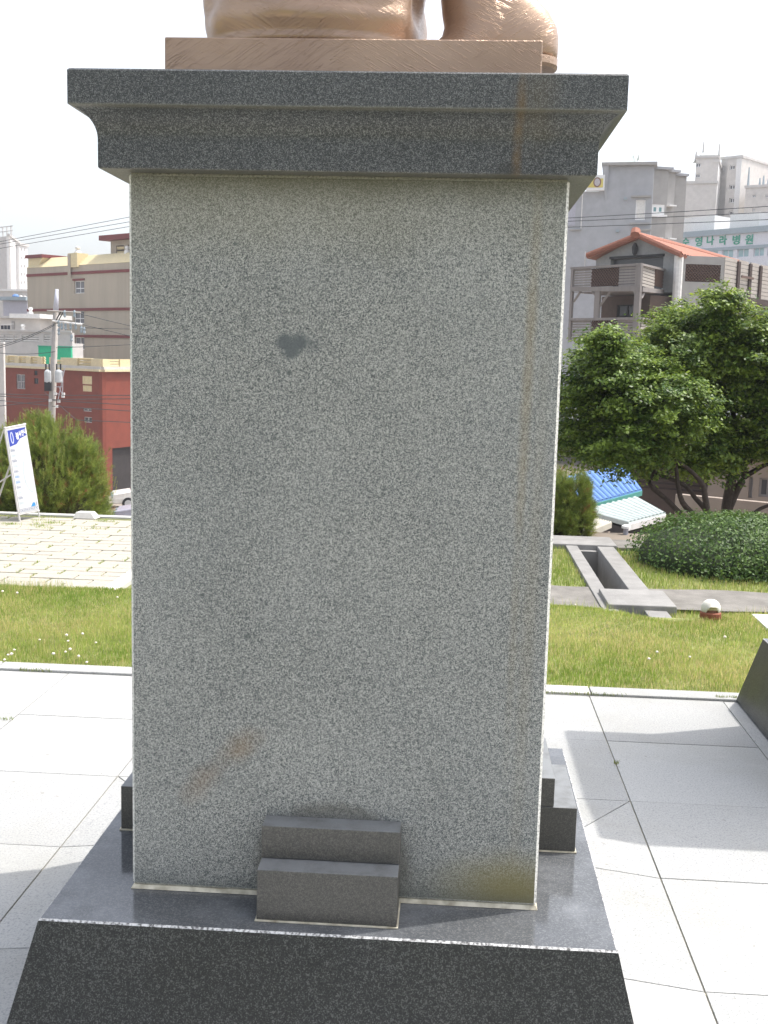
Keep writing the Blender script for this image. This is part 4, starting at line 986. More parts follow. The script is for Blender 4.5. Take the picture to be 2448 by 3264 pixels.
for k, (xx, yy) in enumerate(((270, 1640), (360, 1440))):
    FF = FP.off(-1.0) if k == 0 else FP.off(1.); u, z_ = FF.uz(*c1(xx, yy+40)); p = Vector(FF.T(u, 0, z_))
    q = MB(); q.loft([ring(p.x, p.y, r, r, p.z+h_, 12, 2) for r, h_ in ((.30, -.5), (.24, .16), (.12, .32), (.22, .42), (.22, .58), (.08, .66))]); q.build('roof_ventilator', MT['offwhite'], fh, smooth=True)
FF = FP.off(-1.6)
for k in range(3):
    h = FF.rect(*c1(10+38*k, 1612), *c1(40+38*k, 1675)); q = MB(); q.box(h[0], h[1], 0, .05, h[2], h[3], FF.T); q.build('washing', MT['cardark'], fh)
q = MB(); a, z_ = FF.uz(*c1(-10, 1610)); b2, _ = FF.uz(*c1(160, 1570)); q.tube([FF.T(a, 0, z_), FF.T(b2, 0, z_+.15)], .03, 5); q.build('washing_line', MT['steel'], fh)
# small white lattice & pale wall strip at the frame edge
F = Facade((-60, 80), (c2(34, 0)[0], 80)); pw = rootat(F, -10, 'pale_house', 'whitish house wall just left of the brick building', 'house')
wall(F, 0, F.L, -10, F.uz(*c7(10, 1455))[1], .3, [], MT['palegrey'], pw); slab(F, 0, F.L+.04, -.05, .3, F.uz(*c7(10, 1455))[1]+.002, F.uz(*c7(10, 1440))[1], MT['offwhite'], pw, 'coping')

# --- large grey building (right)
REF = 490
GZ = -6.5
F = Facade((1050, 121), (c3(772, 0)[0], 118)); gb = rootat(F, GZ, 'grey_building', 'large grey stepped building behind the timber house')
uA, uB = F.uz(*c3(432, 300))[0], F.L
zlow, zhi = F.uz(*c3(350, 380))[1], F.uz(*c3(600, 186))[1]
hA = [F.rect(*c3(655, 445), *c3(730, 598)), F.rect(*c3(655, 698), *c3(730, 850))]
wall(F, uA, uB, GZ, zhi, 15, hA, MT['midgrey'], gb, rec=.15)
wall(F, 0, uA-.003, GZ, zlow, 15, [], MT['midgrey'], gb)
for h in hA:
    window(F, h, gb, MT['offwhite'], MT['white'], rec=.15, split='', fw=.14)
    for zz in (h[3]+.25, h[2]-.45): slab(F, h[0]-.5, h[1]+.5, -.3, -.005, zz, zz+.18, MT['warmgrey'], gb, 'ledge')
slab(F, uA-.5, uB+.3, -.5, 15.3, zhi+.002, zhi+.3, MT['warmgrey'], gb, 'roof_edge')
q = MB(); q.hexa([F.T(uA-.02, -.05, zhi-3.4), F.T(uA+.2, -.05, zhi-3.4), F.T(uA+.2, 14, zhi-3.4), F.T(uA-.02, 14, zhi-3.4), F.T(uA-.45, -.4, zhi-.002), F.T(uA+.2, -.4, zhi-.002), F.T(uA+.2, 14, zhi-.002), F.T(uA-.45, 14, zhi-.002)]); q.build('flared_edge', MT['midgrey'], gb)
q = MB(); q.hexa([F.T(uA+.1, 2, zhi+.31), F.T(F.uz(*c3(655, 182))[0], 2, zhi+.31), F.T(F.uz(*c3(655, 182))[0], 9, zhi+.31), F.T(uA+.1, 9, zhi+.31), F.T(uA+3, 4, zhi+1.9), F.T(F.uz(*c3(620, 160))[0], 4, zhi+2.0), F.T(F.uz(*c3(620, 160))[0], 8, zhi+2.0), F.T(uA+3, 8, zhi+1.9)]); q.build('roof_housing', MT['palesheet'], gb)
prev = 772
for k, (x1, yt, Yd) in enumerate(((882, 214, 119.5), (937, 234, 120.5), (1021, 264, 121.5))):
    FB = Facade((c3(prev, 0)[0], Yd), (c3(x1, 0)[0], Yd+.4)); zz = FB.uz(*c3((prev+x1)/2, yt))[1]
    hB = [FB.rect(*c3(772, 478), *c3(876, 556)), FB.rect(*c3(765, 725), *c3(868, 800))] if k == 0 else []
    wall(FB, 0, FB.L, GZ, zz, 14-k, hB, MT['warmgrey'], gb, 'bay_wall', rec=.1)
    slab(FB, -.2, FB.L+(.4 if k < 2 else .1), -.35, 14.2-k, zz+.002, zz+.25, MT['midgrey'], gb, 'roof_edge')
    if k == 1:
        for yy in (492, 742): h = FB.rect(*c3(884, yy-4), *c3(937, yy+6)); slab(FB, h[0], h[1], -.7, -.005, h[2], h[3], MT['white'], gb, 'ledge')
    for h in hB:
        window(FB, h, gb, MT['teal'], MT['white'], rec=.1, split='v', fw=.3); slab(FB, h[0]-.2, h[1]+.2, -.3, -.005, h[2]-.25, h[2]-.02, MT['white'], gb, 'sill')
    prev = x1+.5
h = F.rect(*c3(286, 262), *c3(430, 378)); sb = slab(F, h[0], h[1]-.1, -.6, -.005, h[2], h[3], MT['white'], gb, 'roof_sign')
h2 = F.rect(*c3(240, 290), *c3(412, 358)); q = MB(); q.box(h2[0], h2[1], -.63, -.605, h2[2], h2[3], F.T); q.build('sign_print', MT['signyellow'], sb)
um, zm = F.uz(*c3(368, 318)); q = MB()
q.loft([[F.T(um+.40*r*math.cos(a), w, zm+.50*r*math.sin(a)) for a in [2*math.pi*j/20 for j in range(20)]] for r, w in ((1, -.632), (1, -.66))][::-1]); q.build('sign_emblem', MT['signbrown'], sb)
q = MB(); q.loft([[F.T(um+.28*r*math.cos(a), w, zm+.37*r*math.sin(a)) for a in [2*math.pi*j/20 for j in range(20)]] for r, w in ((1, -.662), (1, -.68))][::-1]); q.build('emblem_centre', MT['fleshgrey'], sb)
u_, _ = F.uz(*c3(250, 500)); q = MB(); q.tube([F.T(u_, -.1, F.uz(*c3(250, 660))[1]), F.T(u_, -.1, F.uz(*c3(250, 400))[1])], .06, 6); q.build('drain_pipe', MT['offwhite'], gb)
h = F.rect(*c3(160, 668), *c3(245, 676)); slab(F, h[0], h[1], -.25, -.005, h[2], h[3], MT['warmgrey'], gb, 'ledge')
h = F.rect(*c3(140, 470), *c3(200, 640)); slab(F, h[0], h[1], -.06, -.005, h[2], h[3], MT['lilac'], gb, 'shutter')
for xx, yy in ((580, 437), (520, 682)):
    u_, z_ = F.uz(*c3(xx, yy)); slab(F, u_-.15, u_+.15, -.3, -.005, z_-.12, z_+.12, MT['hospcap'], gb, 'wall_vent')

# --- hospital
REF = 550
F = Facade((c3(1000, 0)[0], 172), (1720, 158)); GZ = -6; hp_ = rootat(F, GZ, 'hospital_building', 'low white hospital building with green lettering and teal windows')
zt, zs1, zs0 = F.uz(*c3(1300, 712))[1], F.uz(*c3(1300, 722))[1], F.uz(*c3(1300, 792))[1]
zw1, zw0 = F.uz(*c3(1400, 806))[1], F.uz(*c3(1400, 884))[1]
hh = [F.rect(*c3(a, 806), *c3(b_, 884)) for a, b_ in ((1085, 1160), (1190, 1280), (1310, 1395), (1425, 1512), (1548, 1628), (1655, 1740))]
hh = [(a, b_, zw0, zw1) for a, b_, _, _ in hh]
wall(F, 0, F.L, GZ, zt, 16, hh, MT['hospital'], hp_, rec=.25)
for h in hh: window(F, h, hp_, MT['paleglass'], MT['hospital'], rec=.25, split='v', fw=.12)
slab(F, -.2, F.L, -.4, 16.2, zt+.002, zt+.8, MT['hospcap'], hp_, 'roof_edge'); slab(F, 0, F.L, -.12, -.004, zs0-.7, zs0-.25, MT['hospcap'], hp_, 'trim_band')
for k, (ch_, xx, yy) in enumerate(zip('수영나라병원', (1037, 1135, 1224, 1320, 1420, 1518), (764, 762, 752, 750, 748, 744))):
    u_, z_ = F.uz(*c3(xx, yy)); text_mesh(ch_, 'letter', MT['signgreen'], hp_, F.T(u_, -.05, z_), (*F.d, 0), (0, 0, 1), (-F.n[0], -F.n[1], 0), 1.35, 1.25, .03)
for a, y0, b_, y1, w0, m in ((1020, 572, 1252, 706, 2., 'offwhite'), (1372, 545, 1592, 660, 2., 'offwhite'), (1592, 535, 1760, 700, 1., 'white'), (1372, 662, 1580, 700, 2.5, 'tan')):
    FF = F.off(w0); h = FF.rect(*c3(a, y0), *c3(b_, y1)); slab(FF, h[0], h[1], 0, 5, min(h[2], zt+.81) if y1 > 690 else h[2], h[3], MT[m], hp_, 'roof_hoarding')
# --- apartment towers
REF = 450
GZ = -5
def apt_block(label, parts, wins, root=None):
    root = None
    for (x0, x1, yt, Y0, Y1, m, dp) in parts:
        FF = Facade((c3(x0, 0)[0], Y0), (c3(x1, 0)[0], Y1))
        if root is None: root = rootat(FF, GZ, 'apartment_tower', label)
        hl = [(FF.rect(*c3(w[1], w[2]), *c3(w[3], w[4]))) for w in wins if w[0] == x0]
        zz = FF.uz(*c3((x0+x1)/2, yt))[1]
        wall(FF, 0, FF.L, GZ, zz, dp, hl, MT[m], root, rec=.35)
        for h in hl: window(FF, h, root, MT['dark'], MT['white'], rec=.35, fw=.13)
        slab(FF, -.2, FF.L+.2, -.25, dp, zz+.002, zz+.5, MT['palegrey'], root, 'roof_edge')
    return root
a1 = apt_block('paired pale apartment towers rising highest behind the hospital', [
    (1097, 1262, 128, 232, 231, 'apt', 14), (1262, 1284, 122, 231, 240, 'sunlittower', 1), (1284, 1332, 140, 240, 239, 'palegrey', 12),  # narrow side walls get a whiter colour that paints in the sun
    (1330, 1437, 133, 236, 234, 'apt', 14), (1437, 1496, 140, 234, 250, 'sunlittower', 1)],
    [(1097, 1113, 166, 1150, 196), (1097, 1110, 247, 1146, 276), (1330, 1368, 181, 1406, 214), (1330, 1364, 331, 1407, 364), (1330, 1364, 430, 1407, 466), (1330, 1362, 530, 1402, 560), (1437, 1474, 196, 1490, 230), (1284, 1310, 190, 1326, 222)])
FF = Facade((c3(1100, 0)[0], 236), (c3(1320, 0)[0], 236)); zz = FF.uz(*c3(1200, 128))[1]
q = MB(); L2 = FF.L
q.hexa([FF.T(.2, 0, zz), FF.T(L2*.75, 0, zz), FF.T(L2, 6, zz), FF.T(.2, 6, zz), FF.T(1.5, 2.5, zz+1.5), FF.T(L2*.75-1, 2.5, zz+1.8), FF.T(L2*.8, 4, zz+1.8), FF.T(1.5, 4, zz+1.5)]); q.build('roof_cap', MT['palesheet'], a1)
for xx, hh_ in ((1190, 3.8), (1312, 3.4), (1137, 1.8)):
    u_, _ = FF.uz(*c3(xx, 120)); q = MB(); q.tube([FF.T(u_, 3, zz), FF.T(u_, 3, zz+hh_)], [.35, .12], 6); q.build('roof_mast', MT['palegrey'], a1)
apt_block('broad pale lower apartment slab between the grey building and the towers', [(1028, 1260, 322, 226, 225, 'apt', 4)], [])
a3 = apt_block('pale apartment slab at the right edge of the skyline', [(1480, 1800, 348, 228, 224, 'apt', 14)], [(1480, 1540, 405, 1566, 426), (1480, 1540, 508, 1562, 530), (1480, 1640, 405, 1666, 426)])
FF = Facade((c3(1490, 0)[0], 229), (c3(1700, 0)[0], 226)); zz = FF.uz(*c3(1580, 346))[1]
for k, xx in enumerate((1495, 1582, 1610, 1645)):
    u_, _ = FF.uz(*c3(xx, 330)); q = MB(); q.tube([FF.T(u_, 1, zz), FF.T(u_, 1, zz+(4.0, 1.8, 2.2, 1.4)[k])], [.28, .12], 6); q.build('roof_mast', MT['hospcap'], a3)

# --- timber house with decks
REF = 600
Yc = 50.0
FD = Facade((c3(172, 0)[0], 53.2), (c3(690, 0)[0], Yc))            # deck, shaded face
FE = Facade((c3(690, 0)[0], Yc), (c3(950, 0)[0], 56.5))            # deck, sunlit face; sunlight painted in as paler slats
th_ = thing('timber_house', 'timber house with weathered decks and an orange tiled gable roof', 'house', FD.T(0, 0, -6))
def slats(F_, x0, x1, y0t, y1b, n, mat):
    xm = (x0+x1)/2
    u0, u1 = F_.uz(*c3(x0, (y0t+y1b)/2))[0], F_.uz(*c3(x1, (y0t+y1b)/2))[0]; zt_, zb_ = F_.uz(*c3(xm, y0t))[1], F_.uz(*c3(xm, y1b))[1]
    st_ = (zt_-zb_)/n
    q = MB(); q.box(-(u1-u0)/2, (u1-u0)/2, -.02, .02, -st_*.40, st_*.40, lambda u, w, z: (F_.d[0]*u+F_.n[0]*w, F_.d[1]*u+F_.n[1]*w, z))
    first_ = None
    for k in range(n):
        if first_ is None: o = first_ = q.build('slat', mat, th_, at=(0, 0, 0))
        else: o = link(first_.copy()); o.parent = th_
        o.location = Vector(F_.T((u0+u1)/2, .03+random.uniform(-.01, .01), zb_+st_*(k+.5)))-org(th_)
def post(F_, x, y0, y1, w=.14, mat='greywood', d=0.0, name='post'):
    u_, zt_ = F_.uz(*c3(x, y0)); zb_ = F_.uz(*c3(x, y1))[1]; return slab(F_, u_-w/2, u_+w/2, d-.06, d+.08, zb_, zt_, MT[mat], th_, name)
def panel(F_, x0, x1, y0, y1, mat, name='lattice_panel', w0=-.03, w1=.03):
    h = F_.rect(*c3(x0, y0), *c3(x1, y1)); return slab(F_, h[0], h[1], w0, w1, h[2], h[3], MT[mat], th_, name)
def lattice(F_, x0, x1, y0, y1, mat, back):
    panel(F_, x0, x1, y0, y1, back, 'lattice_back', .045, .06)
    h = F_.rect(*c3(x0, y0), *c3(x1, y1)); q = MB(); W2, H2 = h[1]-h[0], h[3]-h[2]; st_ = .16
    for sgn in (1, -1):
        k = -H2
        while k < W2:
            # strip from (k,0) to (k+H2,H2), clipped to the panel
            a0, a1 = max(0, k), min(W2, k+H2)
            if a1-a0 > .1:
                za, zb_ = a0-k, a1-k
                P = [(a0, za), (a1, zb_)]
                if sgn < 0: P = [(x_, H2-z_) for x_, z_ in P]
                q.tube([F_.T(h[0]+x_, .02*sgn*.5+.02, h[2]+z_) for x_, z_ in P], .022, 4)
            k += st_
    q.build('lattice', MT[mat], th_)
def rail(F_, x0, y0, x1, y1, t=.10, mat='greywood', w=.09, name='rail', d=0):
    a, za = F_.uz(*c3(x0, y0)); b2, zb_ = F_.uz(*c3(x1, y1)); q = MB()
    q.hexa([F_.T(a, d-w, za-t), F_.T(b2, d-w, zb_-t), F_.T(b2, d+w, zb_-t), F_.T(a, d+w, za-t), F_.T(a, d-w, za), F_.T(b2, d-w, zb_), F_.T(b2, d+w, zb_), F_.T(a, d+w, za)]); return q.build(name, MT[mat], th_)
# upper deck
zdk = FD.uz(*c3(430, 1112))[1]
slats(FD, 180, 314, 968, 1102, 7, MT['greywood']); slats(FD, 528, 676, 950, 1102, 7, MT['greywood']); lattice(FD, 318, 524, 962, 1098, 'brownpanel', 'darkwood')
rail(FD, 172, 956, 690, 926); rail(FD, 172, 1104, 690, 1100, .22, name='deck_beam')
slats(FE, 706, 802, 942, 1112, 7, MT['fence_sunlit_wood']); lattice(FE, 806, 924, 972, 1112, 'brownpanel', 'brownpanel'); rail(FE, 698, 926, 942, 986); rail(FE, 698, 1106, 942, 1135, .2, name='deck_beam')
q = MB(); q.add([FD.T(0, .06, zdk), FD.T(FD.L, .06, zdk), FE.T(FE.L, .06, zdk), FE.T(FE.L, 4, zdk), FD.T(0, 4, zdk)], [(0, 1, 2, 3, 4)]); q.add([FD.T(0, .06, zdk-.15), FD.T(FD.L, .06, zdk-.15), FE.T(FE.L, .06, zdk-.15), FE.T(FE.L, 4, zdk-.15), FD.T(0, 4, zdk-.15)], [(4, 3, 2, 1, 0)]); q.build('deck_floor', MT['greywood'], th_)
for x, y0, y1, w in ((182, 958, 1520, .14), (372, 1108, 1345, .30), (686, 924, 1520, .32)): post(FD, x, y0, y1, w)
for x0, y0, x1, y1 in ((250, 1120, 186, 1215), (315, 1120, 368, 1190), (478, 1118, 385, 1245), (626, 1112, 684, 1195)):
    a, za = FD.uz(*c3(x0, y0)); b2, zb_ = FD.uz(*c3(x1, y1)); q = MB(); q.tube([FD.T(a, .02, za), FD.T(b2, .02, zb_)], .07, 4); q.build('brace', MT['greywood'], th_)
a, za = FE.uz(*c3(740, 1112)); b2, zb_ = FE.uz(*c3(702, 1190)); q = MB(); q.tube([FE.T(a, .02, za), FE.T(b2, .02, zb_)], .07, 4); q.build('brace', MT['greywood'], th_)
# lower deck
slats(FD, 172, 312, 1358, 1500, 7, MT['greywood']); slats(FD, 516, 668, 1352, 1500, 7, MT['greywood']); lattice(FD, 316, 512, 1356, 1500, 'brownpanel', 'darkwood'); rail(FD, 166, 1342, 690, 1334, .12)
slats(FE, 698, 860, 1350, 1500, 7, MT['fence_sunlit_wood']); rail(FE, 694, 1336, 880, 1352, .12)
zd2 = FD.uz(*c3(430, 1505))[1]; q = MB(); q.add([FD.T(0, .06, zd2), FD.T(FD.L, .06, zd2), FE.T(FE.L, .06, zd2), FE.T(FE.L, 4, zd2), FD.T(0, 4, zd2)], [(0, 1, 2, 3, 4)]); q.build('deck_floor', MT['greywood'], th_)
# room under the upper deck
FU = FD.off(2.6); h = FU.rect(*c3(395, 1080), *c3(760, 1520)); hw_ = FU.rect(*c3(512, 1238), *c3(664, 1335))
wall(FU, h[0], h[1], h[2]-3, zdk-.2, 4, [hw_], MT['brownwall'], th_, rec=.1); o = window(FU, hw_, th_, MT['dark'], MT['black'], rec=.1, split='v', fw=.08)
# gabled upper storey
FG = Facade((c3(350, 0)[0], 57.2), (c3(985, 0)[0], 53.6))
ub = FG.uz(*c3(355, 940))[0]; ue = FG.L; ze = FG.uz(*c3(985, 862))[1]; ze2 = FG.uz(*c3(355, 880))[1]; ua, za = FG.uz(*c3(672, 728)); zo = zdk
hd_ = FG.rect(*c3(466, 872), *c3(864, 1010)); 
wall(FG, ub, ue, zo, min(ze, ze2), 9, [(hd_[0], hd_[1], zo, min(hd_[3], min(ze, ze2)-.02))], MT['gablewall'], th_, rec=.3)
zmn = min(ze, ze2)
q = MB(); q.add([FG.T(ub, 0, zmn+.001), FG.T(ue, 0, zmn+.001), FG.T(ua, 0, za)], [(0, 1, 2)]); q.build('gable', MT['gablewall'], th_)
slab(FG, hd_[0], hd_[1], .28, .32, zo, min(hd_[3], zmn-.02), MT['dark'], th_, 'sliding_door'); slab(FG, hd_[0]-.05, hd_[1]+.05, -.06, -.003, min(hd_[3], zmn-.02), min(hd_[3], zmn-.02)+.12, MT['black'], th_, 'lintel')
u_, z_ = FG.uz(*c3(667, 820)); p = Vector(FG.T(u_, -.18, z_)); q = MB(); q.loft([ring(p.x, p.y, r, r, p.z+h_, 10, 2) for r, h_ in ((.04, -.32), (.12, -.2), (.15, .1), (.05, .3))]); q.build('wall_lantern', MT['black'], th_)
# roof: ridge runs back to the right
ap = Vector(at(*c3(670, 716), FG.T(ua, -.5, 0)[1])); rk = Vector(at(*c3(1462, 886), 70)); rv = rk-ap; rv.z = 0; rk = ap+rv
er = Vector(FG.T(ue+.35, -.5, 0)); er.z = FG.uz(*c3(1000, 868))[1]-.0; el = Vector(FG.T(ub-.25, -.5, 0)); el.z = FG.uz(*c3(348, 876))[1]
def tiled(P00, P10, P11, P01, nu, nv, mat, parent, name, th=.12, amp=.05, nsub=4):
    """corrugated sheet; ribs run from the P00-P10 edge to the P01-P11 edge"""
    N = nu*nsub; nrm = (P10-P00).cross(P01-P00).normalized()
    if nrm.z < 0: nrm = -nrm
    q = MB(); V = []
    for j in range(nv+1):
        for i in range(N+1):
            u, v = i/N, j/nv; p = (P00*(1-u)+P10*u)*(1-v)+(P01*(1-u)+P11*u)*v
            V.append(p+nrm*(amp*abs(math.sin(math.pi*u*nu))+(.0 if j % 2 else .0)))
    q.add(V, [(j*(N+1)+i, j*(N+1)+i+1, (j+1)*(N+1)+i+1, (j+1)*(N+1)+i) for j in range(nv) for i in range(N)])
    q.add([P00-nrm*th, P10-nrm*th, P11-nrm*th, P01-nrm*th], [(0, 3, 2, 1)])
    for a, b_ in ((P00, P10), (P10, P11), (P11, P01), (P01, P00)): q.quad(a-nrm*th, b_-nrm*th, b_+nrm*.02, a+nrm*.02)
    return q.build(name, mat, parent)
roof = tiled(ap, rk, er+rv, er, 44, 3, MT['orange'], th_, 'roof', amp=.09); tiled(rk, ap, el, el+rv, 44, 3, MT['orange'], th_, 'roof', amp=.09)
q = MB(); q.tube([ap+Vector((-.1, -.2, .02)), ap*.5+rk*.5+Vector((0, 0, .06)), rk+Vector((0, 0, .04))], .17, 8); q.build('ridge_tiles', MT['orange'], roof)
q = MB(); q.tube([ap+Vector((-.15, -.25, .0)), ap+Vector((-.1, -.05, .24))], .24, 8); q.build('ridge_end', MT['orange'], roof)
for a in (er, el): q = MB(); q.tube([ap+Vector((0, -.05, .05)), a+Vector((0, -.05, .05))], .11, 6); q.build('verge_tiles', MT['orange'], roof)
q = MB(); u_, z_ = FG.uz(*c3(990, 870)); q.tube([FG.T(ue, -.1, zo-1.2), FG.T(ue, -.1, z_)], .22, 10); q.build('corner_column', MT['offwhite'], th_)
FS = Facade((c3(1004, 0)[0], 53.8), (c3(1322, 0)[0], 54.2)); h = FS.rect(*c3(1004, 872), *c3(1322, 1200))
hl = FS.rect(*c3(1032, 934), *c3(1300, 1068)); wall(FS, 0, FS.L, h[2]-1, h[3], .25, [hl], MT['warmgrey'], th_, rec=.2); lattice(FS, 1034, 1298, 936, 1066, 'brownpanel', 'darkwood')
slab(FS, 0, FS.L, .3, 6, h[2]-3, hl[2], MT['brownwall'], th_, 'house_body')
FF = Facade((c3(1322, 0)[0], 54.2), (1740, 64))
zz0, zz1 = FF.uz(*c3(1330, 1158))[1], FF.uz(*c3(1330, 874))[1]
tn = [(1328, 1418), (1438, 1508), (1528, 1585), (1602, 1700)]
n_sl = 9; st_ = (zz1-zz0)/n_sl
for a, b_ in ((1326, 1420), (1434, 1508), (1524, 1588), (1602, 1800)):
    u0, u1 = FF.uz(*c3(a, 1000))[0], FF.uz(*c3(b_, 1000))[0]
    for k in range(n_sl):
        q = MB(); q.box(u0, u1, -.02, .03, zz0+st_*(k+.06), zz0+st_*(k+.94), FF.T); q.build('slat', MT['fence_sunlit_wood'], th_)
for xx in (1427, 1516, 1595): u_, _ = FF.uz(*c3(xx, 1000)); slab(FF, u_-.16, u_+.16, -.1, .05, zz0-.1, zz1-.1, MT['darkwood'], th_, 'post')
u0, u1 = FF.uz(*c3(1442, 1000))[0], FF.uz(*c3(1532, 1000))[0]; slab(FF, u0, u1, -.16, -.11, zz0+.9, zz1-.75, MT['brownpanel'], th_, 'shutter')
slab(FF, 0, FF.L, -.12, .15, zz0-.32, zz0-.02, MT['darkwood'], th_, 'deck_beam'); slab(FF, 0, FF.L, .1, 4, zz0-5, zz0-.34, MT['brownwall'], th_, 'house_body')
u_, z_ = FG.uz(*c3(347, 930)); q = MB(); q.tube([FG.T(u_, -.8, zo), FG.T(u_, -.8, FG.uz(*c3(347, 845))[1])], .035, 6); q.build('vent_pipe', MT['steel'], th_)

# --- lower houses with sheet roofs beyond the drain
REF = 1060
def sheet_house(label, pts, nu, mat, trim, wallm, ground=-5.6, wall_in=.25):
    P = [Vector(at(*p)) for p in pts]       # front-left eave, front-right eave, back-right, back-left
    c = sum(P, Vector())/4
    r = thing('sheet_roof_house', label, 'house', (c.x, c.y, ground), 'low houses with metal roofs')
    tiled(P[3], P[2], P[1], P[0], nu, 2, MT[mat], r, 'roof', .08, .04)
    q = MB(); d = (P[1]-P[0]); q.hexa([P[0]+Vector((0, -.04, -.15)), P[1]+Vector((0, -.04, -.15)), P[1]+Vector((0, .06, -.15)), P[0]+Vector((0, .06, -.15)), P[0]+Vector((0, -.06, -.02)), P[1]+Vector((0, -.06, -.02)), P[1]+Vector((0, .06, -.02)), P[0]+Vector((0, .06, -.02))]); q.build('gutter', MT[trim], r)
    I = [p*(1-.06)+c*.06 for p in P]
    q = MB(); q.hexa([Vector((p.x, p.y, ground-.3)) for p in I]+[p-Vector((0, 0, .14)) for p in I]); q.build('wall', MT[wallm], r)
    return r
sheet_house('house with a bright blue ribbed metal roof under the maple branches', [(1258, 1093, 25.0), (1387, 1058, 27.0), (1345, 1000, 32.0), (1190, 1040, 30)], 14, 'bluesheet', 'tealtrim', 'brownwall')
sheet_house('house with a pale mint ribbed metal roof in front of the blue one', [(1358, 1130, 20.0), (1438, 1109, 21.4), (1376, 1074, 24.6), (1258, 1103, 23.2)], 10, 'palesheet', 'offwhite', 'void', -5)
sheet_house('house with a low cream metal roof between the small pine and the coping', [(1225, 1166, 16.0), (1262, 1156, 16.4), (1322, 1131, 18.0), (1280, 1120, 18.5)], 8, 'creamsheet', 'offwhite', 'tan', -4)
F = Facade((c4(690, 0)[0], 36), (c4(1290, 0)[0], 35)); bh = rootat(F, -6, 'brown_house', 'brown walled house glimpsed between the thin maple stems', 'house')
z1 = F.uz(*c4(1000, 1130))[1]; wall(F, -1, F.L, -6, z1, 5, [], MT['brownwall'], bh)
for k in range(5): zz = F.uz(*c4(1000, 1180+38*k))[1]; slab(F, -1, F.L, -.05, -.002, zz-.03, zz+.03, MT['darkwood'], bh, 'board_joint')
slab(F, -1.3, F.L+.3, -.6, 5.4, z1+.002, z1+.15, MT['void'], bh, 'roof')
F = Facade((c4(1200, 0)[0], 31), (1760, 30)); th2 = rootat(F, -6, 'tan_house', 'tan rendered house with a dark window behind the thick maple trunk', 'house')
z1 = F.uz(*c4(1550, 1090))[1]; hh = [F.rect(*c4(1590, 1245), *c4(1720, 1390)), F.rect(*c4(1512, 1235), *c4(1542, 1395))]
wall(F, 0, F.L, -6, z1, 5, hh, MT['tan'], th2, rec=.15)
window(F, hh[0], th2, MT['dark'], MT['greywood'], rec=.15); window(F, hh[1], th2, MT['brownpanel'], MT['greywood'], rec=.15, split='')
slab(F, -.3, F.L, -.5, 5, z1+.002, z1+.15, MT['warmgrey'], th2, 'roof')
F = Facade((c4(960, 0)[0], 21.5), (1760, 20)); gwz = F.uz(*c4(1300, 1400))[1]
q = MB(); q.box(0, F.L, 0, .2, tz(21)-.5, gwz, F.T); tag(q.build('garden_wall', MT['tan'], at=F.T(0, 0, tz(21))), 'plain beige garden wall low behind the maple trunks', 'wall')

# ------------------------------------------------------------------ utility poles and cables
YP = 56.0
pb, ptop = Vector(at(*c2(605, 900), YP)), Vector(at(*c1(668, 1185), YP)); pmid = Vector(at(*c1(655, 1450), YP))
up_ = thing('utility_pole', 'concrete utility pole with transformers in front of the brick building', 'utility pole', (pb.x-.1, YP, tz(YP)))
q = MB(); bot = Vector((pb.x-.25, YP, tz(YP)-.2)); q.tube([bot, pb, pmid], [.24, .20, .14], 12); q.build('pole', MT['polegrey'], up_, smooth=True)
q = MB(); q.tube([pmid, ptop], [.15, .08], 10); q.build('pole_top', MT['polewhite'], up_, smooth=True)
def arm(x0, y0, x1, y1, r, m, name='crossarm', dy=-.2):
    q = MB(); q.tube([at(*c1(x0, y0), YP+dy), at(*c1(x1, y1), YP+dy)], r, 5); return q.build(name, MT[m], up_)
arm(555, 1440, 950, 1462, .05, 'polegrey'); arm(615, 1560, 965, 1600, .06, 'offwhite'); arm(660, 1555, 720, 1440, .035, 'black', 'strut'); arm(670, 1590, 745, 1450, .03, 'black', 'strut')
for xx, yy in ((690, 1570), (725, 1600), (770, 1605), (830, 1600), (890, 1600), (955, 1640), (990, 1650), (875, 1455), (760, 1455), (840, 1740), (690, 1665)):
    p = Vector(at(*c1(xx, yy), YP-.2)); q = MB(); q.loft([ring(p.x, p.y, r, r, p.z+h_, 8, 2) for r, h_ in ((.03, -.28), (.08, -.2), (.05, -.1), (.08, 0), (.03, .1))]); q.build('insulator', MT['hospcap'], up_)
for x0, x1 in ((525, 605), (648, 742)):
    a, b2 = Vector(at(*c2(x0, 305), YP-.3)), Vector(at(*c2(x1, 440), YP-.3)); cx_, r = (a.x+b2.x)/2, (b2.x-a.x)/2
    q = MB(); q.loft([ring(cx_, YP-.35, rr_, rr_, z_, 16, 2) for rr_, z_ in ((r*.9, b2.z), (r, b2.z+.06), (r, a.z-.1), (r*.9, a.z), (r*.3, a.z+.1))]); o = q.build('transformer', MT['xformer'], up_, smooth=False)
    q = MB()
    for k in (-.5, .5): q.tube([(cx_+k*r, YP-.35, a.z+.02), (cx_+k*r, YP-.35, a.z+.38)], .04, 6)
    q.build('bushings', MT['black'], o)
a, b2 = Vector(at(*c2(535, 432), YP-.3)), Vector(at(*c2(600, 540), YP-.3)); q = MB(); q.box(a.x, b2.x, YP-.5, YP-.2, b2.z, a.z, None); q.build('switch_box', MT['black'], up_)
q = MB()
for pts in (((690, 480), (740, 600)), ((740, 300), (735, 600)), ((640, 490), (740, 490)), ((650, 560), (700, 580)), ((580, 650), (710, 660)), ((770, 240), (680, 650))):
    q.tube([at(*c2(*pts[0]), YP-.35), at(*c2(*pts[1]), YP-.35)], .025, 5)
q.build('bracket', MT['fleshgrey'], up_)
q = MB()
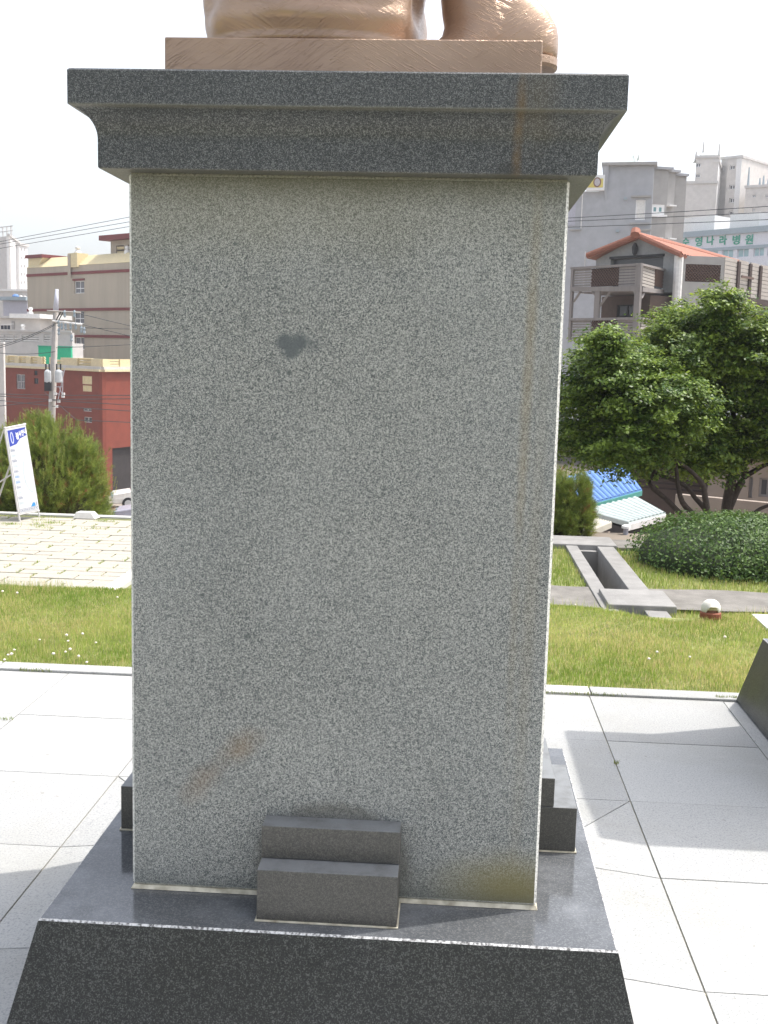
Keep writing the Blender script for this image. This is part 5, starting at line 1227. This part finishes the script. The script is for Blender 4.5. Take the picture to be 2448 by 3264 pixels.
for xx, yy in ((650, 570), (740, 600), (690, 660), (590, 650), (665, 720), (745, 575)):
    p = Vector(at(*c2(xx, yy), YP-.4)); q = MB(); q.box(p.x-.07, p.x+.07, p.y-.05, p.y+.05, p.z-.07, p.z+.07); q.build('clamp', MT['offwhite'], up_)
hp2 = Vector(at(760, 760, 52)); hpz = at(700, 380, 52)[2]
hid = thing('utility_pole', 'tall concrete utility pole standing beyond the pedestal, carrying the upper cables', 'utility pole', (hp2.x, 52, tz(52)))
q = MB(); q.tube([(hp2.x, 52, tz(52)-.2), (hp2.x, 52, hpz+.6)], [.2, .12], 10); q.build('pole', MT['polegrey'], hid, smooth=True)
q = MB(); q.box(hp2.x-.9, hp2.x+.9, 51.85, 51.95, hpz+.1, hpz+.22); q.build('crossarm', MT['polegrey'], hid)
def cable(A, B, sag, label, group, r=.012, mid=None):
    A, B = Vector(A), Vector(B); q = MB(); P = []
    for k in range(13):
        t = k/12; p = A*(1-t)+B*t; p.z -= sag*4*t*(1-t); P.append(p)
    q.tube(P, r, 4); o = q.build('power_cable', MT['wire'], at=A); tag(o, label, 'cable', group)
for k, (y0, y1) in enumerate(((625, 340), (655, 395), (705, 450))):
    A = Vector(at(*c1(0, y0), 60)); Bv = Vector(at(*c1(1490, y1), 56)); d = Bv-A; A2 = A-d*.35; B2 = A+d*((hp2.x-A.x)/d.x)
    cable(A2, B2, .02, ('uppermost', 'middle', 'lowest')[k]+' of the three parallel cables crossing the left sky', 'upper cables left of the pedestal', .014)
for k, (y0, y1) in enumerate(((572, 490), (597, 535), (642, 590))):
    A = Vector(at(*c3(160, y0), 46)); Bv = Vector(at(*c3(1659, y1), 42)); d = Bv-A; B2 = Bv+d*.3; A2 = A-d*((A.x-hp2.x)/d.x)
    cable(A2, B2, .05, ('uppermost', 'middle', 'lowest')[k]+' of the three cables crossing the grey building', 'cables right of the pedestal', .014)
low = [((0, 600), (600, 640), (1460, 630)), ((0, 715), (600, 650), (1460, 700)), ((0, 650), (640, 720), (1460, 770)), ((640, 655), (900, 880), (1460, 905)), ((0, 575), (690, 590), (1460, 590))]
for k, (a, m, b_) in enumerate(low):
    A, Mm, Bv = Vector(at(*c2(*a), YP+3)), Vector(at(*c2(*m), YP-.3)), Vector(at(*c2(*b_), YP-3))
    lab = ['highest cable from the pole clamps across the brick wall', 'second cable from the pole clamps across the brick wall', 'third cable from the pole clamps, sloping down to the right', 'lowest cable dropping from the pole across the brick wall', 'thin cable just below the transformers'][k]
    A2 = A+(A-Mm)*.5; B2 = Mm+(Bv-Mm)*((hp2.x-Mm.x)/(Bv.x-Mm.x))
    q = MB(); q.tube([A2, A, Mm, Bv, B2], .018, 4); tag(q.build('power_cable', MT['wire'], at=Mm), lab, 'cable', 'low cables at the transformer pole')
hi = [((-100, 1900), (640, 1610)), ((-100, 1880), (690, 1570)), ((880, 1460), (1480, 1590)), ((960, 1600), (1480, 1710)), ((-100, 1925), (450, 1915)), ((860, 1860), (1480, 1820)), ((990, 1640), (1480, 1640))]
for k, (a, b_) in enumerate(hi):
    A, Bv = Vector(at(*c1(*a), YP-.2)), Vector(at(*c1(*b_), YP-.2)); d = Bv-A
    if k in (2, 3, 5, 6): Bv = A+d*((hp2.x-A.x)/d.x)
    elif k == 4: Bv = pmid+Vector((0, -.2, Bv.z-pmid.z))
    if k == 5: A = Vector(at(*c1(660, 1875), YP-.2))
    cable(A, Bv, .12, ['cable rising from the left to the white crossarm', 'second cable rising from the left to the white crossarm', 'cable leaving the top crossarm to the right', 'cable leaving the white crossarm end to the right', 'level cable crossing the pale house wall', 'cable passing above the green roof shed to the right', 'short cable from the last insulator towards the beige block'][k], 'cables at the top of the transformer pole', .015)

# ------------------------------------------------------------------ summer haze over the town
HAZE = 0.00055
hv = NT('haze_air'); hv.n.remove(hv.b)
pvn = hv.new('ShaderNodeVolumePrincipled'); pvn.inputs['Color'].default_value = (.93, .95, 1, 1); pvn.inputs['Density'].default_value = HAZE; pvn.inputs['Anisotropy'].default_value = .2
hv.l.new(pvn.outputs[0], [n for n in hv.n if n.type == 'OUTPUT_MATERIAL'][0].inputs['Volume'])
if HAZE:
    q = MB(); q.box(-1000, 1000, -70, 1700, -12.5, 52)
    o = q.build('haze', hv.m, kind='stuff'); o.display_type = 'WIRE'

# ------------------------------------------------------------------ parked cars
def make_car(label, paint, x, y, ang, suv=False):
    z0 = tz(y)+.02; r = thing('parked_car', label, 'car', (x, y, z0), 'cars parked along the street below')
    ca, sa = math.cos(ang), math.sin(ang)
    def T(u, w, z): return (x+ca*u-sa*w, y+sa*u+ca*w, z0+z)
    top = 1.62 if suv else 1.45
    # side profile, front of the car at -u
    lowp = [(-2.15, .30), (-2.2, .55), (-2.1, .82), (-1.2, .96), (-1.05, .98), (1.3, 1.0), (2.1, .98), (2.2, .6), (2.15, .3)]
    q = MB(); prof = lowp; n = len(prof)
    for sgn in (0,):
        L = [T(u, -.85 if .4 < z < .9 else -.80, z) for u, z in prof]; R_ = [T(u, .85 if .4 < z < .9 else .80, z) for u, z in prof]
        q.add(L+R_, [tuple(range(n))[::-1], tuple(range(n, 2*n))]+[(k, (k+1) % n, n+(k+1) % n, n+k) for k in range(n)])
    q.build('body', MT[paint], r, bevel=.05)
    cab = [(-1.15, .97), (-.45, top-.06), (-.2, top), (1.1, top), (1.45 if not suv else 1.9, top-.1), (2.0, 1.0)]
    q = MB(); n = len(cab); wt = lambda z: .80-.14*(z-.97)/(top-.97)
    q.add([T(u, -wt(z), z) for u, z in cab]+[T(u, wt(z), z) for u, z in cab], [tuple(range(n))[::-1], tuple(range(n, 2*n))]+[(k, (k+1) % n, n+(k+1) % n, n+k) for k in range(n)])
    q.build('cabin', MT[paint], r, bevel=.04)
    for sgn in (-1, 1):
        q = MB(); pts = [(-.95, 1.02), (-.38, top-.12), (.35, top-.10), (.35, 1.02)]; p2 = [(.45, 1.02), (.45, top-.10), (1.1, top-.10), (1.65, 1.04)]
        for pp in (pts, p2): q.add([T(u, sgn*(wt(z)+.012), z) for u, z in pp], [(0, 1, 2, 3)])
        q.build('side_window', MT['dark'], r)
        for u in (-1.35, 1.35):
            q = MB(); q.tube([T(u, sgn*.66, .32), T(u, sgn*.87, .32)], .32, 16); w_ = q.build('wheel', MT['tyre'], r)
            q = MB(); q.tube([T(u, sgn*.865, .32), T(u, sgn*.885, .32)], .19, 12); q.build('rim', MT['rim'], w_)
        q = MB(); q.box(-2.19, -2.05, sgn*.5-.16, sgn*.5+.16, .62, .76, T); q.build('headlight', MT['paleglass'], r)
    q = MB(); q.add([T(-1.12, -.70, 1.0), T(-1.12, .70, 1.0), T(-.50, .62, top-.08), T(-.50, -.62, top-.08)], [(0, 1, 2, 3)]); q.add([T(-1.16, -.72, 1.01), T(-1.16, .72, 1.01), T(-.54, .63, top-.06), T(-.54, -.63, top-.06)], [(3, 2, 1, 0)]); q.build('windscreen', MT['dark'], r)
    return r
def carx(px, y): return at(px, 1000, y)[0]
make_car('white car parked farthest down the street, by the brick building shop', 'carwhite', carx(247, 58)+2.1, 58, .35, True)
make_car('lilac grey car parked between the white car and the dark one', 'cargrey', carx(256, 46)+2.1, 46, .2, True)
make_car('dark navy car parked nearest, beside the pine shrub', 'cardark', carx(258, 37)+2.0, 37, .15, True)
